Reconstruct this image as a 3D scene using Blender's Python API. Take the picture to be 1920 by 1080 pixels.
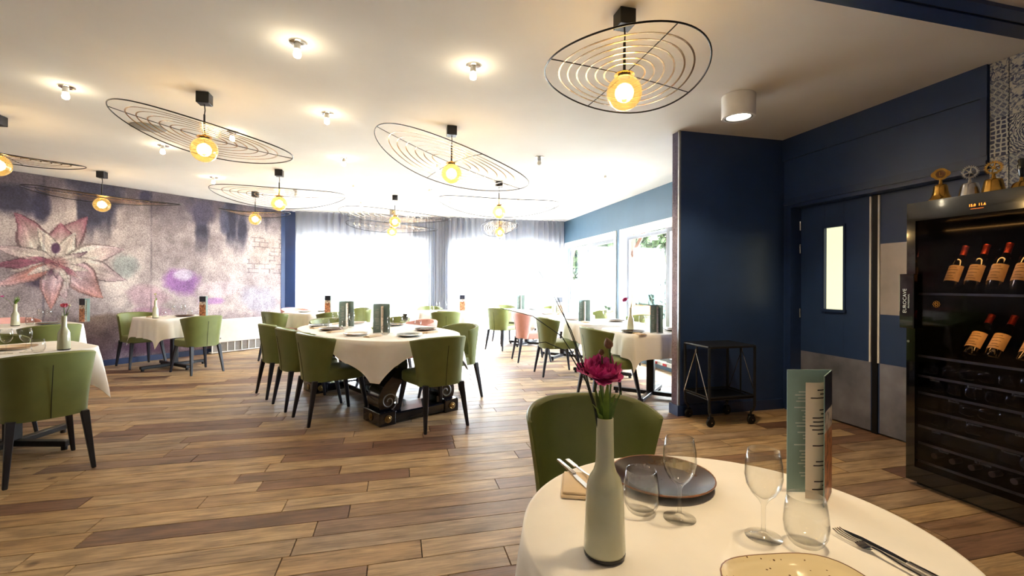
import bpy, bmesh, math, random
from mathutils import Vector, Matrix

random.seed(7)
for o in list(bpy.data.objects):
    bpy.data.objects.remove(o, do_unlink=True)
scene = bpy.context.scene
COL = scene.collection
PI = math.pi
H = 2.725                       # ceiling height


def lin(c):
    return tuple(x / 12.92 if x <= 0.04045 else ((x + 0.055) / 1.055) ** 2.4 for x in c[:3])


# ---------------------------------------------------------------- camera
YAW = math.atan(213 / 860)
cam_data = bpy.data.cameras.new('camera')
cam = bpy.data.objects.new('camera', cam_data)
COL.objects.link(cam)
cam_data.sensor_width = 36
cam_data.lens = 860 / 1920 * 36
cam_data.shift_y = -7 / 1920
cam_data.clip_start = 0.02
cam.matrix_world = (Matrix.Translation((0, 0, 1.25)) @ Matrix.Rotation(-YAW, 4, 'Z')
                    @ Matrix.Rotation(PI / 2, 4, 'X') @ Matrix.Rotation(0.004, 4, 'Z'))
scene.camera = cam

# ---------------------------------------------------------------- world, exposure
world = bpy.data.worlds.new('overcast_sky')
scene.world = world
world.use_nodes = True
bg = world.node_tree.nodes['Background']
bg.inputs[0].default_value = (*lin((0.94, 0.97, 1.0)), 1)
bg.inputs[1].default_value = 28.0
vs = scene.view_settings
vs.view_transform = 'Standard'
vs.look = 'None'
vs.exposure = 1.02
vs.gamma = 1.0
vs.use_curve_mapping = False
LAMP_W = 6.5          # pendant bulbs
SPOT_W = 0.45          # small ceiling bulbs
DOWN_W = 56.0         # surface mounted downlights, two of them added out of view


def portal(name, loc, rot, sx, sy):
    l = bpy.data.lights.new(name, 'AREA')
    l.shape = 'RECTANGLE'
    l.size, l.size_y = sx, sy
    l.cycles.is_portal = True
    o = bpy.data.objects.new(name, l)
    COL.objects.link(o)
    o.location = loc
    o.rotation_euler = rot


portal('window_portal', (-0.7, 10.36, 1.15), (-PI / 2, 0, 0), 2.8, 2.2)
portal('window_portal', (2.4, 10.36, 1.15), (-PI / 2, 0, 0), 2.6, 2.2)
portal('window_portal', (3.98, 8.8, 1.1), (0, PI / 2, 0), 2.1, 2.5)
portal('window_portal', (3.98, 6.1, 1.1), (0, PI / 2, 0), 2.1, 2.2)


# ---------------------------------------------------------------- materials
def nt(name):
    m = bpy.data.materials.new(name)
    m.use_nodes = True
    t = m.node_tree
    return m, t, t.nodes['Principled BSDF']


def N(t, kind, **kw):
    n = t.nodes.new('ShaderNode' + kind)
    for k, v in kw.items():
        setattr(n, k, v)
    return n


def ramp(t, stops, interp='LINEAR'):
    r = N(t, 'ValToRGB')
    cr = r.color_ramp
    cr.interpolation = interp
    while len(cr.elements) < len(stops):
        cr.elements.new(0.5)
    for e, (p, c) in zip(cr.elements, stops):
        e.position = p
        e.color = (*lin(c), 1)
    return r


def mat(name, col, rough=0.5, metal=0.0, var=0.06, scale=12.0, bump=0.0, bscale=60.0, coat=0.0, spec=0.5, stretch=None):
    """plain procedural surface: noise-varied colour and optional fine relief"""
    m, t, b = nt(name)
    tc = N(t, 'TexCoord')
    src = tc.outputs['Object']
    if stretch:
        mp = N(t, 'Mapping')
        mp.inputs['Scale'].default_value = stretch
        t.links.new(src, mp.inputs[0])
        src = mp.outputs[0]
    nz = N(t, 'TexNoise')
    nz.inputs['Scale'].default_value = scale
    nz.inputs['Detail'].default_value = 4
    t.links.new(src, nz.inputs['Vector'])
    lo = tuple(max(0, c * (1 - var)) for c in col)
    hi = tuple(min(1, c * (1 + var)) for c in col)
    r = ramp(t, [(0.3, lo), (0.7, hi)])
    t.links.new(nz.outputs['Fac'], r.inputs[0])
    t.links.new(r.outputs[0], b.inputs['Base Color'])
    b.inputs['Roughness'].default_value = rough
    b.inputs['Metallic'].default_value = metal
    b.inputs['Coat Weight'].default_value = coat
    b.inputs['Specular IOR Level'].default_value = spec
    if bump:
        n2 = N(t, 'TexNoise')
        n2.inputs['Scale'].default_value = bscale
        n2.inputs['Detail'].default_value = 3
        t.links.new(src, n2.inputs['Vector'])
        bp = N(t, 'Bump')
        bp.inputs['Strength'].default_value = bump
        bp.inputs['Distance'].default_value = 0.01
        t.links.new(n2.outputs['Fac'], bp.inputs['Height'])
        t.links.new(bp.outputs[0], b.inputs['Normal'])
    return m


def glass(name, tint=(1, 1, 1), refl=0.9, rough=0.02, ior=1.45, base=0.0, power=5.0, edge=None, gmax=0.85):
    """thin clear glass: see-through with mirror-like sheen growing at grazing angles"""
    m, t, b = nt(name)
    t.nodes.remove(b)
    out = t.nodes['Material Output']
    tr = N(t, 'BsdfTransparent')
    tr.inputs[0].default_value = (*lin(tint), 1)
    gl = N(t, 'BsdfGlossy')
    gl.inputs['Roughness'].default_value = rough
    gl.inputs['Color'].default_value = (refl, refl, refl, 1)
    lw = N(t, 'LayerWeight')
    lw.inputs[0].default_value = 0.5
    pw = N(t, 'Math', operation='POWER')
    pw.inputs[1].default_value = power
    t.links.new(lw.outputs['Facing'], pw.inputs[0])
    ad = N(t, 'Math', operation='MULTIPLY_ADD')
    ad.use_clamp = True
    ad.inputs[1].default_value = gmax
    ad.inputs[2].default_value = ((ior - 1) / (ior + 1)) ** 2 + base
    t.links.new(pw.outputs[0], ad.inputs[0])
    if edge is not None:            # longer way through the glass near its outline absorbs more
        p3 = N(t, 'Math', operation='POWER')
        p3.inputs[1].default_value = 4.6
        t.links.new(lw.outputs['Facing'], p3.inputs[0])
        er = ramp(t, [(0.0, tint), (1.0, edge)])
        t.links.new(p3.outputs[0], er.inputs[0])
        t.links.new(er.outputs[0], tr.inputs[0])
    mx = N(t, 'MixShader')
    t.links.new(ad.outputs[0], mx.inputs[0])
    t.links.new(tr.outputs[0], mx.inputs[1])
    t.links.new(gl.outputs[0], mx.inputs[2])
    t.links.new(mx.outputs[0], out.inputs[0])
    return m


def globe_mat(name):
    """smoked amber glass that scatters a little of the bulb's light"""
    m = glass(name, (0.95, 0.86, 0.66), 0.9, 0.03, 1.5, base=0.02, edge=(0.62, 0.45, 0.22))
    t = m.node_tree
    out = t.nodes['Material Output']
    first = out.inputs[0].links[0].from_socket
    tl = N(t, 'BsdfTranslucent')
    tl.inputs[0].default_value = (*lin((0.98, 0.84, 0.52)), 1)
    mx = N(t, 'MixShader')
    mx.inputs[0].default_value = 0.035
    t.links.new(first, mx.inputs[1])
    t.links.new(tl.outputs[0], mx.inputs[2])
    t.links.new(mx.outputs[0], out.inputs[0])
    return m


def emit(name, col, strength):
    m, t, b = nt(name)
    b.inputs['Base Color'].default_value = (*lin(col), 1)
    b.inputs['Emission Color'].default_value = (*lin(col), 1)
    b.inputs['Emission Strength'].default_value = strength
    return m


def curtain_mat(name):
    m, t, b = nt(name)
    t.nodes.remove(b)
    out = t.nodes['Material Output']
    tc = N(t, 'TexCoord')
    nz = N(t, 'TexNoise')
    nz.inputs['Scale'].default_value = 300
    t.links.new(tc.outputs['Object'], nz.inputs['Vector'])
    r = ramp(t, [(0.2, (0.76, 0.76, 0.78)), (0.8, (0.82, 0.82, 0.83))])
    t.links.new(nz.outputs['Fac'], r.inputs[0])
    df, tl, tp = N(t, 'BsdfDiffuse'), N(t, 'BsdfTranslucent'), N(t, 'BsdfTransparent')
    t.links.new(r.outputs[0], df.inputs[0])
    t.links.new(r.outputs[0], tl.inputs[0])
    m1, m2 = N(t, 'MixShader'), N(t, 'MixShader')
    m1.inputs[0].default_value = 0.55
    t.links.new(df.outputs[0], m1.inputs[1])
    t.links.new(tl.outputs[0], m1.inputs[2])
    m2.inputs[0].default_value = 0.38
    t.links.new(m1.outputs[0], m2.inputs[1])
    t.links.new(tp.outputs[0], m2.inputs[2])
    t.links.new(m2.outputs[0], out.inputs[0])
    return m


def plank_mat():
    m, t, b = nt('aged_wood_planks')
    tc, oi, gi = N(t, 'TexCoord'), N(t, 'ObjectInfo'), N(t, 'NewGeometry')
    rnd = N(t, 'Math', operation='ADD')
    t.links.new(oi.outputs['Random'], rnd.inputs[0])
    t.links.new(gi.outputs['Random Per Island'], rnd.inputs[1])
    fr = N(t, 'Math', operation='FRACT')
    t.links.new(rnd.outputs[0], fr.inputs[0])
    base = ramp(t, [(0.0, (0.52, 0.38, 0.30)), (0.08, (0.62, 0.46, 0.36)), (0.16, (0.76, 0.62, 0.46)), (0.2, (0.82, 0.67, 0.48)), (0.4, (0.88, 0.74, 0.545)),
                    (0.6, (0.84, 0.71, 0.54)), (0.8, (0.76, 0.65, 0.53)), (0.92, (0.62, 0.47, 0.37)), (1.0, (0.54, 0.40, 0.32))])
    t.links.new(fr.outputs[0], base.inputs[0])
    # grain: noise stretched along the plank, shifted per plank
    sc = N(t, 'Vector' + 'Math', operation='SCALE')
    sc.inputs[0].default_value = (7.3, 19.1, 3.7)
    t.links.new(fr.outputs[0], sc.inputs['Scale'])
    ad = N(t, 'VectorMath', operation='ADD')
    t.links.new(tc.outputs['Object'], ad.inputs[0])
    t.links.new(sc.outputs[0], ad.inputs[1])
    mp = N(t, 'Mapping')
    mp.inputs['Scale'].default_value = (1.6, 22, 1)
    t.links.new(ad.outputs[0], mp.inputs[0])
    g = N(t, 'TexNoise')
    g.inputs['Scale'].default_value = 2.2
    g.inputs['Detail'].default_value = 8
    g.inputs['Roughness'].default_value = 0.62
    g.inputs['Distortion'].default_value = 1.1
    t.links.new(mp.outputs[0], g.inputs['Vector'])
    gr = ramp(t, [(0.28, (0.40, 0.40, 0.40)), (0.5, (0.80, 0.80, 0.80)), (0.72, (1, 1, 1))])
    t.links.new(g.outputs['Fac'], gr.inputs[0])
    # broad patches of wear
    mp2 = N(t, 'Mapping')
    mp2.inputs['Scale'].default_value = (2.2, 7, 1)
    t.links.new(ad.outputs[0], mp2.inputs[0])
    p = N(t, 'TexNoise')
    p.inputs['Scale'].default_value = 1.7
    p.inputs['Detail'].default_value = 5
    t.links.new(mp2.outputs[0], p.inputs['Vector'])
    pr = ramp(t, [(0.32, (0.56, 0.50, 0.48)), (0.5, (0.90, 0.88, 0.86)), (0.68, (1, 1, 1))])
    t.links.new(p.outputs['Fac'], pr.inputs[0])
    # knots
    vo = N(t, 'TexVoronoi')
    vo.inputs['Scale'].default_value = 2.6
    t.links.new(ad.outputs[0], vo.inputs['Vector'])
    kr = ramp(t, [(0.0, (0.32, 0.25, 0.22)), (0.045, (0.55, 0.47, 0.42)), (0.085, (1, 1, 1))])
    t.links.new(vo.outputs['Distance'], kr.inputs[0])
    cur = base.outputs[0]
    for src, fac in ((gr, 0.78), (pr, 0.66), (kr, 0.75)):
        mx = N(t, 'Mix', data_type='RGBA', blend_type='MULTIPLY')
        mx.inputs[0].default_value = fac
        t.links.new(cur, mx.inputs[6])
        t.links.new(src.outputs[0], mx.inputs[7])
        cur = mx.outputs[2]
    t.links.new(cur, b.inputs['Base Color'])
    b.inputs['Roughness'].default_value = 0.47
    bp = N(t, 'Bump')
    bp.inputs['Strength'].default_value = 0.12
    bp.inputs['Distance'].default_value = 0.004
    t.links.new(g.outputs['Fac'], bp.inputs['Height'])
    t.links.new(bp.outputs[0], b.inputs['Normal'])
    return m


def mural_mat():
    m, t, b = nt('printed_flower_mural')
    vc = N(t, 'VertexColor')
    vc.layer_name = 'print'
    tc = N(t, 'TexCoord')
    cur = vc.outputs[0]
    for sc, lo, hi, fac, det in ((55, 0.38, 0.60, 0.55, 10), (4.5, 0.36, 0.60, 0.5, 10), (130, 0.42, 0.58, 0.35, 3)):
        nz = N(t, 'TexNoise')
        nz.inputs['Scale'].default_value = sc
        nz.inputs['Detail'].default_value = det
        nz.inputs['Roughness'].default_value = 0.7
        t.links.new(tc.outputs['Object'], nz.inputs['Vector'])
        r = ramp(t, [(lo, (0.44, 0.39, 0.43)), (hi, (1, 1, 1))])
        t.links.new(nz.outputs['Fac'], r.inputs[0])
        mx = N(t, 'Mix', data_type='RGBA', blend_type='MULTIPLY')
        mx.inputs[0].default_value = fac
        t.links.new(cur, mx.inputs[6])
        t.links.new(r.outputs[0], mx.inputs[7])
        cur = mx.outputs[2]
    t.links.new(cur, b.inputs['Base Color'])
    b.inputs['Roughness'].default_value = 0.8
    return m


def tile_mat(name, kind):
    """blue and white printed tile, three different ornaments"""
    m, t, b = nt(name)
    tc = N(t, 'TexCoord')
    mp = N(t, 'Mapping')
    t.links.new(tc.outputs['Object'], mp.inputs[0])
    if kind == 0:
        v = N(t, 'TexVoronoi', feature='DISTANCE_TO_EDGE')
        v.inputs['Scale'].default_value = 34
        v.inputs['Randomness'].default_value = 0.35
        out = v.outputs['Distance']
        st = [(0.0, (0.80, 0.81, 0.80)), (0.13, (0.76, 0.78, 0.79)), (0.17, (0.17, 0.21, 0.38)), (1, (0.14, 0.18, 0.34))]
    elif kind == 1:
        v = N(t, 'TexMagic', turbulence_depth=3)
        v.inputs['Scale'].default_value = 22
        v.inputs['Distortion'].default_value = 1.6
        out = v.outputs['Fac']
        st = [(0.3, (0.78, 0.79, 0.78)), (0.45, (0.5, 0.54, 0.64)), (0.55, (0.2, 0.25, 0.43)), (0.8, (0.72, 0.74, 0.75))]
    elif kind == 2:
        v = N(t, 'TexWave', wave_type='RINGS', rings_direction='X')
        v.inputs['Scale'].default_value = 22
        v.inputs['Distortion'].default_value = 9
        v.inputs['Detail'].default_value = 3
        v.inputs['Detail Scale'].default_value = 2
        out = v.outputs['Fac']
        st = [(0.2, (0.16, 0.2, 0.36)), (0.45, (0.3, 0.35, 0.5)), (0.6, (0.74, 0.76, 0.76)), (0.9, (0.8, 0.8, 0.78))]
    else:
        v = N(t, 'TexNoise')
        v.inputs['Scale'].default_value = 26
        v.inputs['Detail'].default_value = 5
        v.inputs['Distortion'].default_value = 2.5
        out = v.outputs['Fac']
        st = [(0.38, (0.2, 0.24, 0.42)), (0.48, (0.55, 0.58, 0.66)), (0.56, (0.79, 0.79, 0.77)), (0.8, (0.74, 0.75, 0.74))]
    t.links.new(mp.outputs[0], v.inputs['Vector'])
    r = ramp(t, st)
    t.links.new(out, r.inputs[0])
    t.links.new(r.outputs[0], b.inputs['Base Color'])
    b.inputs['Roughness'].default_value = 0.35
    return m


def zband_mat(name, stops, rough=0.4, noise=0.0, zs=1.0):
    """printed card: bands of colour by height on the card (flat print)"""
    m, t, b = nt(name)
    tc = N(t, 'TexCoord')
    sp = N(t, 'SeparateXYZ')
    t.links.new(tc.outputs['Object'], sp.inputs[0])
    mu = N(t, 'Math', operation='MULTIPLY')
    mu.inputs[1].default_value = zs
    t.links.new(sp.outputs['Z'], mu.inputs[0])
    r = ramp(t, stops, 'CONSTANT')
    t.links.new(mu.outputs[0], r.inputs[0])
    cur = r.outputs[0]
    if noise:
        vo = N(t, 'TexNoise')
        vo.inputs['Scale'].default_value = 38
        vo.inputs['Detail'].default_value = 3
        t.links.new(tc.outputs['Object'], vo.inputs['Vector'])
        rr = ramp(t, [(0.38, (0.45, 0.33, 0.36)), (0.52, (0.95, 0.92, 0.9)), (0.7, (1, 1, 1))])
        t.links.new(vo.outputs['Fac'], rr.inputs[0])
        mx = N(t, 'Mix', data_type='RGBA', blend_type='MULTIPLY')
        mx.inputs[0].default_value = noise
        t.links.new(cur, mx.inputs[6])
        t.links.new(rr.outputs[0], mx.inputs[7])
        cur = mx.outputs[2]
    t.links.new(cur, b.inputs['Base Color'])
    b.inputs['Roughness'].default_value = rough
    return m


MT = dict(
    plank=plank_mat(), mural=mural_mat(), curtain=curtain_mat('sheer_curtain'),
    slab=mat('floor_slab', (0.16, 0.12, 0.10), 0.9),
    ceiling=mat('white_ceiling_paint', (0.93, 0.92, 0.90), 0.9, var=0.012, scale=2),
    blue=mat('navy_satin_paint', (0.165, 0.25, 0.42), 0.36, var=0.05, scale=3, bump=0.03, bscale=220),
    bluewin=mat('light_washed_navy_paint', (0.30, 0.41, 0.50), 0.5, var=0.03, scale=3, bump=0.03, bscale=220),  # the navy wall paint made paler, with the window light's wash in its colour
    bluetrim=mat('navy_gloss_trim', (0.14, 0.215, 0.38), 0.3, var=0.04),
    plaster=mat('plain_plaster', (0.66, 0.63, 0.60), 0.9, var=0.03, scale=4),
    white=mat('white_lacquer', (0.93, 0.93, 0.93), 0.4, var=0.015),
    sash=mat('grey_window_sash', (0.40, 0.40, 0.42), 0.5),
    alu=mat('brushed_aluminium', (0.62, 0.63, 0.64), 0.35, 0.85, var=0.05, scale=30),
    steel=mat('scuffed_steel_plate', (0.52, 0.53, 0.59), 0.45, 0.45, var=0.22, scale=3.2, bump=0.02, bscale=30),
    steelhi=mat('bright_steel_plate', (0.72, 0.69, 0.68), 0.4, 0.6, var=0.08, scale=3),
    chrome=mat('polished_steel', (0.80, 0.79, 0.78), 0.16, 1.0, var=0.02),
    black=mat('black_powder_coat', (0.04, 0.05, 0.085), 0.42, var=0.1),
    blackgloss=mat('black_gloss_lacquer', (0.02, 0.022, 0.03), 0.08, var=0.1, coat=0.6),
    leg=mat('ink_stained_wood', (0.085, 0.085, 0.135), 0.45, var=0.15, scale=20, stretch=(1, 1, 0.1)),
    green=mat('moss_green_leather', (0.44, 0.47, 0.255), 0.43, var=0.05, scale=7, bump=0.05, bscale=170),
    pink=mat('salmon_pink_leather', (0.87, 0.64, 0.60), 0.45, var=0.04, scale=7, bump=0.05, bscale=170),
    seam=mat('dark_seam_thread', (0.07, 0.09, 0.05), 0.8),
    cloth=mat('ivory_table_linen', (0.965, 0.95, 0.93), 0.85, var=0.015, scale=8, bump=0.06, bscale=500),
    wood_dark=mat('dark_table_board', (0.12, 0.09, 0.08), 0.5),
    carved=mat('blue_black_lacquered_wood', (0.03, 0.045, 0.10), 0.16, var=0.1, coat=0.5),
    rosette=mat('aged_brass', (0.55, 0.45, 0.28), 0.35, 0.9, var=0.15, scale=60),
    brass=mat('polished_brass', (0.83, 0.64, 0.32), 0.2, 1.0, var=0.08, scale=30),
    silver=mat('polished_silver', (0.80, 0.80, 0.80), 0.18, 1.0, var=0.05, scale=30),
    ringblack=mat('blackened_rod', (0.10, 0.08, 0.07), 0.35, 0.6),
    ringbrass=mat('bronze_ribbon', (0.66, 0.54, 0.38), 0.25, 0.9, var=0.2, scale=5),
    amber=globe_mat('amber_globe_glass'),
    bulb=emit('warm_bulb', (1.0, 0.86, 0.58), 12.0),
    halogen=emit('halogen_bulb', (1.0, 0.93, 0.78), 20.0),
    bulb_off=mat('unlit_bulb', (0.86, 0.85, 0.82), 0.2, 0.2),
    diffuser=emit('lamp_diffuser', (1.0, 0.95, 0.86), 4.0),
    clear=glass('clear_drinking_glass', (0.985, 0.985, 0.98), 0.95, 0.01, 1.42, power=3.6, edge=(0.66, 0.66, 0.67), gmax=0.5),
    pane=glass('window_pane', (0.97, 0.98, 0.98), 0.9, 0.0, 1.4),
    darkpane=glass('tinted_cabinet_glass', (0.80, 0.80, 0.84), 0.6, 0.03, 1.35),
    milk=emit('self_glowing_frosted_pane', (0.90, 0.90, 0.74), 0.62),  # glow put into the pane itself, no lamp stands behind it
    vase=mat('grey_green_glass', (0.78, 0.78, 0.67), 0.08, var=0.03, scale=20, coat=0.5),
    vasedark=mat('dark_glass_base', (0.06, 0.07, 0.13), 0.08),
    porc_dark=mat('dark_bronze_glaze', (0.20, 0.14, 0.115), 0.27, var=0.3, scale=18),
    porc_rim=mat('copper_glaze_rim', (0.50, 0.34, 0.24), 0.3, var=0.2, scale=30),
    porc_grey=mat('blue_grey_glaze', (0.40, 0.45, 0.46), 0.15, var=0.2, scale=20),
    porc_white=mat('white_porcelain', (0.90, 0.89, 0.86), 0.15, var=0.02),
    napkin=mat('beige_napkin_linen', (0.86, 0.77, 0.65), 0.85, var=0.03, bump=0.05, bscale=400),
    stem=mat('green_stem', (0.34, 0.46, 0.18), 0.5, var=0.2, scale=40),
    grass=mat('dark_grass_blade', (0.12, 0.17, 0.10), 0.5, var=0.2, scale=40),
    leafbright=mat('fresh_leaf', (0.50, 0.62, 0.24), 0.5, var=0.2, scale=40),
    petal=mat('magenta_petal', (0.98, 0.36, 0.64), 0.55, var=0.22, scale=55),
    petal2=mat('rose_petal', (0.87, 0.42, 0.50), 0.55, var=0.2, scale=55),
    petalw=mat('cream_petal', (0.88, 0.85, 0.70), 0.55, var=0.1, scale=55),
    bud=mat('brown_pink_bud', (0.50, 0.36, 0.27), 0.6, var=0.3, scale=60),
    teal=mat('teal_menu_card', (0.55, 0.66, 0.66), 0.45, var=0.06, scale=9),
    paper=mat('cream_menu_paper', (0.93, 0.86, 0.79), 0.7, var=0.03),
    ink=mat('printed_dark_ink', (0.20, 0.15, 0.17), 0.7),
    inkw=mat('printed_white_ink', (0.82, 0.86, 0.85), 0.7),
    photo=zband_mat('menu_cover_photo', [(0.0, (0.80, 0.55, 0.38)), (0.56, (0.90, 0.86, 0.80)), (0.72, (0.13, 0.14, 0.22))], noise=0.9, zs=3.4),
    bottle=mat('dark_wine_bottle_glass', (0.018, 0.02, 0.018), 0.06, var=0.1, coat=0.3),
    label=mat('cream_wine_label', (0.95, 0.80, 0.58), 0.6, var=0.04, scale=30),
    capsule=mat('red_foil_capsule', (0.55, 0.16, 0.08), 0.3, 0.5, var=0.2, scale=60),
    corkpale=mat('pale_foil_end', (0.72, 0.64, 0.56), 0.5),
    amberled=emit('orange_display_digits', (1.0, 0.50, 0.16), 2.6),
    rubber=mat('black_rubber', (0.03, 0.035, 0.045), 0.6),
    timber=mat('terrace_timber', (0.36, 0.22, 0.13), 0.7, var=0.15, scale=4, stretch=(8, 8, 0.6)),
    orange=mat('orange_planter_paint', (0.85, 0.42, 0.2), 0.6),
    foliage=mat('tree_leaves', (0.17, 0.23, 0.10), 0.7, var=0.3, scale=2.5),
    hedge=mat('hedge_leaves', (0.14, 0.23, 0.19), 0.8, var=0.25, scale=3),
    bark=mat('tree_bark', (0.3, 0.24, 0.2), 0.9),
    terrace=mat('pale_terrace_slabs', (0.80, 0.78, 0.74), 0.8, var=0.04, scale=1.5),
    redtape=mat('red_marking', (0.72, 0.16, 0.18), 0.6),
    grille=mat('grey_perforated_grille', (0.55, 0.54, 0.53), 0.6, var=0.05, scale=40),
)
TILES = [tile_mat('tile_star_print', 0), tile_mat('tile_scroll_print', 1), tile_mat('tile_ring_print', 2), tile_mat('tile_leaf_print', 3)]


def speckle_mat():
    m, t, b = nt('speckled_cream_glaze')
    tc = N(t, 'TexCoord')
    v = N(t, 'TexVoronoi')
    v.inputs['Scale'].default_value = 95
    t.links.new(tc.outputs['Object'], v.inputs['Vector'])
    n = N(t, 'TexNoise')
    n.inputs['Scale'].default_value = 60
    t.links.new(tc.outputs['Object'], n.inputs['Vector'])
    r = ramp(t, [(0.0, (0.30, 0.20, 0.14)), (0.13, (0.45, 0.32, 0.22)), (0.2, (0.93, 0.86, 0.70))])
    mu = N(t, 'Math', operation='MULTIPLY_ADD')
    t.links.new(n.outputs['Fac'], mu.inputs[0])
    mu.inputs[1].default_value = 0.9
    t.links.new(v.outputs['Distance'], mu.inputs[2])
    sb = N(t, 'Math', operation='SUBTRACT')
    t.links.new(mu.outputs[0], sb.inputs[0])
    sb.inputs[1].default_value = 0.36
    t.links.new(sb.outputs[0], r.inputs[0])
    t.links.new(r.outputs[0], b.inputs['Base Color'])
    b.inputs['Roughness'].default_value = 0.15
    b.inputs['Coat Weight'].default_value = 0.4
    return m


MT['speckle'] = speckle_mat()


# ---------------------------------------------------------------- geometry helpers: each returns (verts, faces)
def g_box(cx, cy, cz, sx, sy, sz):
    v = [(cx + a * sx / 2, cy + b * sy / 2, cz + c * sz / 2) for a in (-1, 1) for b in (-1, 1) for c in (-1, 1)]
    f = [(0, 1, 3, 2), (4, 6, 7, 5), (0, 4, 5, 1), (2, 3, 7, 6), (0, 2, 6, 4), (1, 5, 7, 3)]
    return v, f


def g_span(x0, x1, y0, y1, z0, z1):
    return g_box((x0 + x1) / 2, (y0 + y1) / 2, (z0 + z1) / 2, abs(x1 - x0), abs(y1 - y0), abs(z1 - z0))


def g_join(*gs):
    V, F = [], []
    for v, f in gs:
        n = len(V)
        V += list(v)
        F += [tuple(i + n for i in q) for q in f]
    return V, F


def g_move(g, loc=(0, 0, 0), rot=None):
    m = Matrix.Translation(loc)
    if rot is not None:
        m = m @ rot
    return [tuple(m @ Vector(p)) for p in g[0]], g[1]


def g_lathe(prof, n=24, cap0=True, cap1=False):
    V, F = [], []
    for r, z in prof:
        for i in range(n):
            a = 2 * PI * i / n
            V.append((r * math.cos(a), r * math.sin(a), z))
    for j in range(len(prof) - 1):
        for i in range(n):
            k = (i + 1) % n
            F.append((j * n + i, j * n + k, (j + 1) * n + k, (j + 1) * n + i))
    if cap0:
        F.append(tuple(reversed(range(n))))
    if cap1:
        F.append(tuple(range((len(prof) - 1) * n, len(prof) * n)))
    return V, F


def g_tube(pts, r, n=6, closed=False, flat=None):
    """tube through points; r number or list; flat=(w,h) gives a ribbon with w across (horizontal) and h up"""
    pts = [Vector(p) for p in pts]
    V, F = [], []
    m = len(pts)
    prev = None
    for i, p in enumerate(pts):
        if closed:
            d = pts[(i + 1) % m] - pts[i - 1]
        else:
            d = pts[min(i + 1, m - 1)] - pts[max(i - 1, 0)]
        d = d.normalized() if d.length > 1e-9 else Vector((0, 0, 1))
        if flat:
            a = Vector((d.y, -d.x, 0))
            a = a.normalized() if a.length > 1e-6 else Vector((1, 0, 0))
            b = d.cross(a).normalized()
            for s, t_ in ((-1, -1), (1, -1), (1, 1), (-1, 1)):
                V.append(tuple(p + a * s * flat[0] / 2 + b * t_ * flat[1] / 2))
        else:
            if prev is None:
                up = Vector((0, 0, 1)) if abs(d.z) < 0.9 else Vector((1, 0, 0))
                a = d.cross(up).normalized()
            else:
                a = prev - d * prev.dot(d)
                a = a.normalized() if a.length > 1e-6 else d.orthogonal().normalized()
            prev = a
            b = d.cross(a)
            rr = r[i] if isinstance(r, (list, tuple)) else r
            for k in range(n):
                t_ = 2 * PI * k / n
                V.append(tuple(p + (a * math.cos(t_) + b * math.sin(t_)) * rr))
    q = 4 if flat else n
    for i in range(m if closed else m - 1):
        j = (i + 1) % m
        for k in range(q):
            l = (k + 1) % q
            F.append((i * q + k, i * q + l, j * q + l, j * q + k))
    if not closed:
        F.append(tuple(reversed(range(q))))
        F.append(tuple(range((m - 1) * q, m * q)))
    return V, F


def g_prism(poly, z0, z1):
    n = len(poly)
    V = [(x, y, z0) for x, y in poly] + [(x, y, z1) for x, y in poly]
    F = [tuple(reversed(range(n))), tuple(range(n, 2 * n))]
    F += [(i, (i + 1) % n, n + (i + 1) % n, n + i) for i in range(n)]
    return V, F


def g_grid(fn, nu, nv):
    V = [fn(i / (nu - 1), j / (nv - 1)) for j in range(nv) for i in range(nu)]
    F = [(j * nu + i, j * nu + i + 1, (j + 1) * nu + i + 1, (j + 1) * nu + i) for j in range(nv - 1) for i in range(nu - 1)]
    return V, F


def g_bevel(g, w=0.01, seg=2):
    bm = bmesh.new()
    vs_ = [bm.verts.new(p) for p in g[0]]
    for q in g[1]:
        bm.faces.new([vs_[i] for i in q])
    bmesh.ops.recalc_face_normals(bm, faces=bm.faces)
    bmesh.ops.bevel(bm, geom=list(bm.edges), offset=w, segments=seg, profile=0.5, affect='EDGES', clamp_overlap=True)
    bm.verts.index_update()
    V = [tuple(v.co) for v in bm.verts]
    F = [tuple(v.index for v in f.verts) for f in bm.faces]
    bm.free()
    return V, F


def g_leg(p0, w0, p1, w1):
    """tapered square leg from p0 (top) to p1 (foot)"""
    V = []
    for p, w in ((p0, w0), (p1, w1)):
        for a, b in ((-1, -1), (1, -1), (1, 1), (-1, 1)):
            V.append((p[0] + a * w / 2, p[1] + b * w / 2, p[2]))
    return V, [(0, 1, 2, 3), (7, 6, 5, 4)] + [(i, 4 + i, 4 + (i + 1) % 4, (i + 1) % 4) for i in range(4)]


def mesh(name, g, m, smooth=False):
    me = bpy.data.meshes.new(name)
    me.from_pydata([tuple(p) for p in g[0]], [], [tuple(q) for q in g[1]])
    bm = bmesh.new()
    bm.from_mesh(me)
    bmesh.ops.recalc_face_normals(bm, faces=bm.faces)
    bm.to_mesh(me)
    bm.free()
    if m is not None:
        me.materials.append(MT[m] if isinstance(m, str) else m)
    if smooth:
        for p in me.polygons:
            p.use_smooth = True
        if smooth != 'all':
            try:
                me.set_sharp_from_angle(angle=math.radians(40))
            except Exception:
                pass
    return me


def ob(name, data, parent=None, loc=(0, 0, 0), rz=0.0, rot=None):
    o = bpy.data.objects.new(name, data)
    COL.objects.link(o)
    o.parent = parent
    o.location = loc
    o.rotation_euler = rot if rot else (0, 0, rz)
    return o


def part(name, g, m, parent=None, smooth=False, **kw):
    return ob(name, mesh(name, g, m, smooth), parent, **kw)


def tag(o, label=None, cat=None, group=None, kind=None):
    if label:
        o['label'] = label
    if cat:
        o['category'] = cat
    if group:
        o['group'] = group
    if kind:
        o['kind'] = kind
    return o


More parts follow.
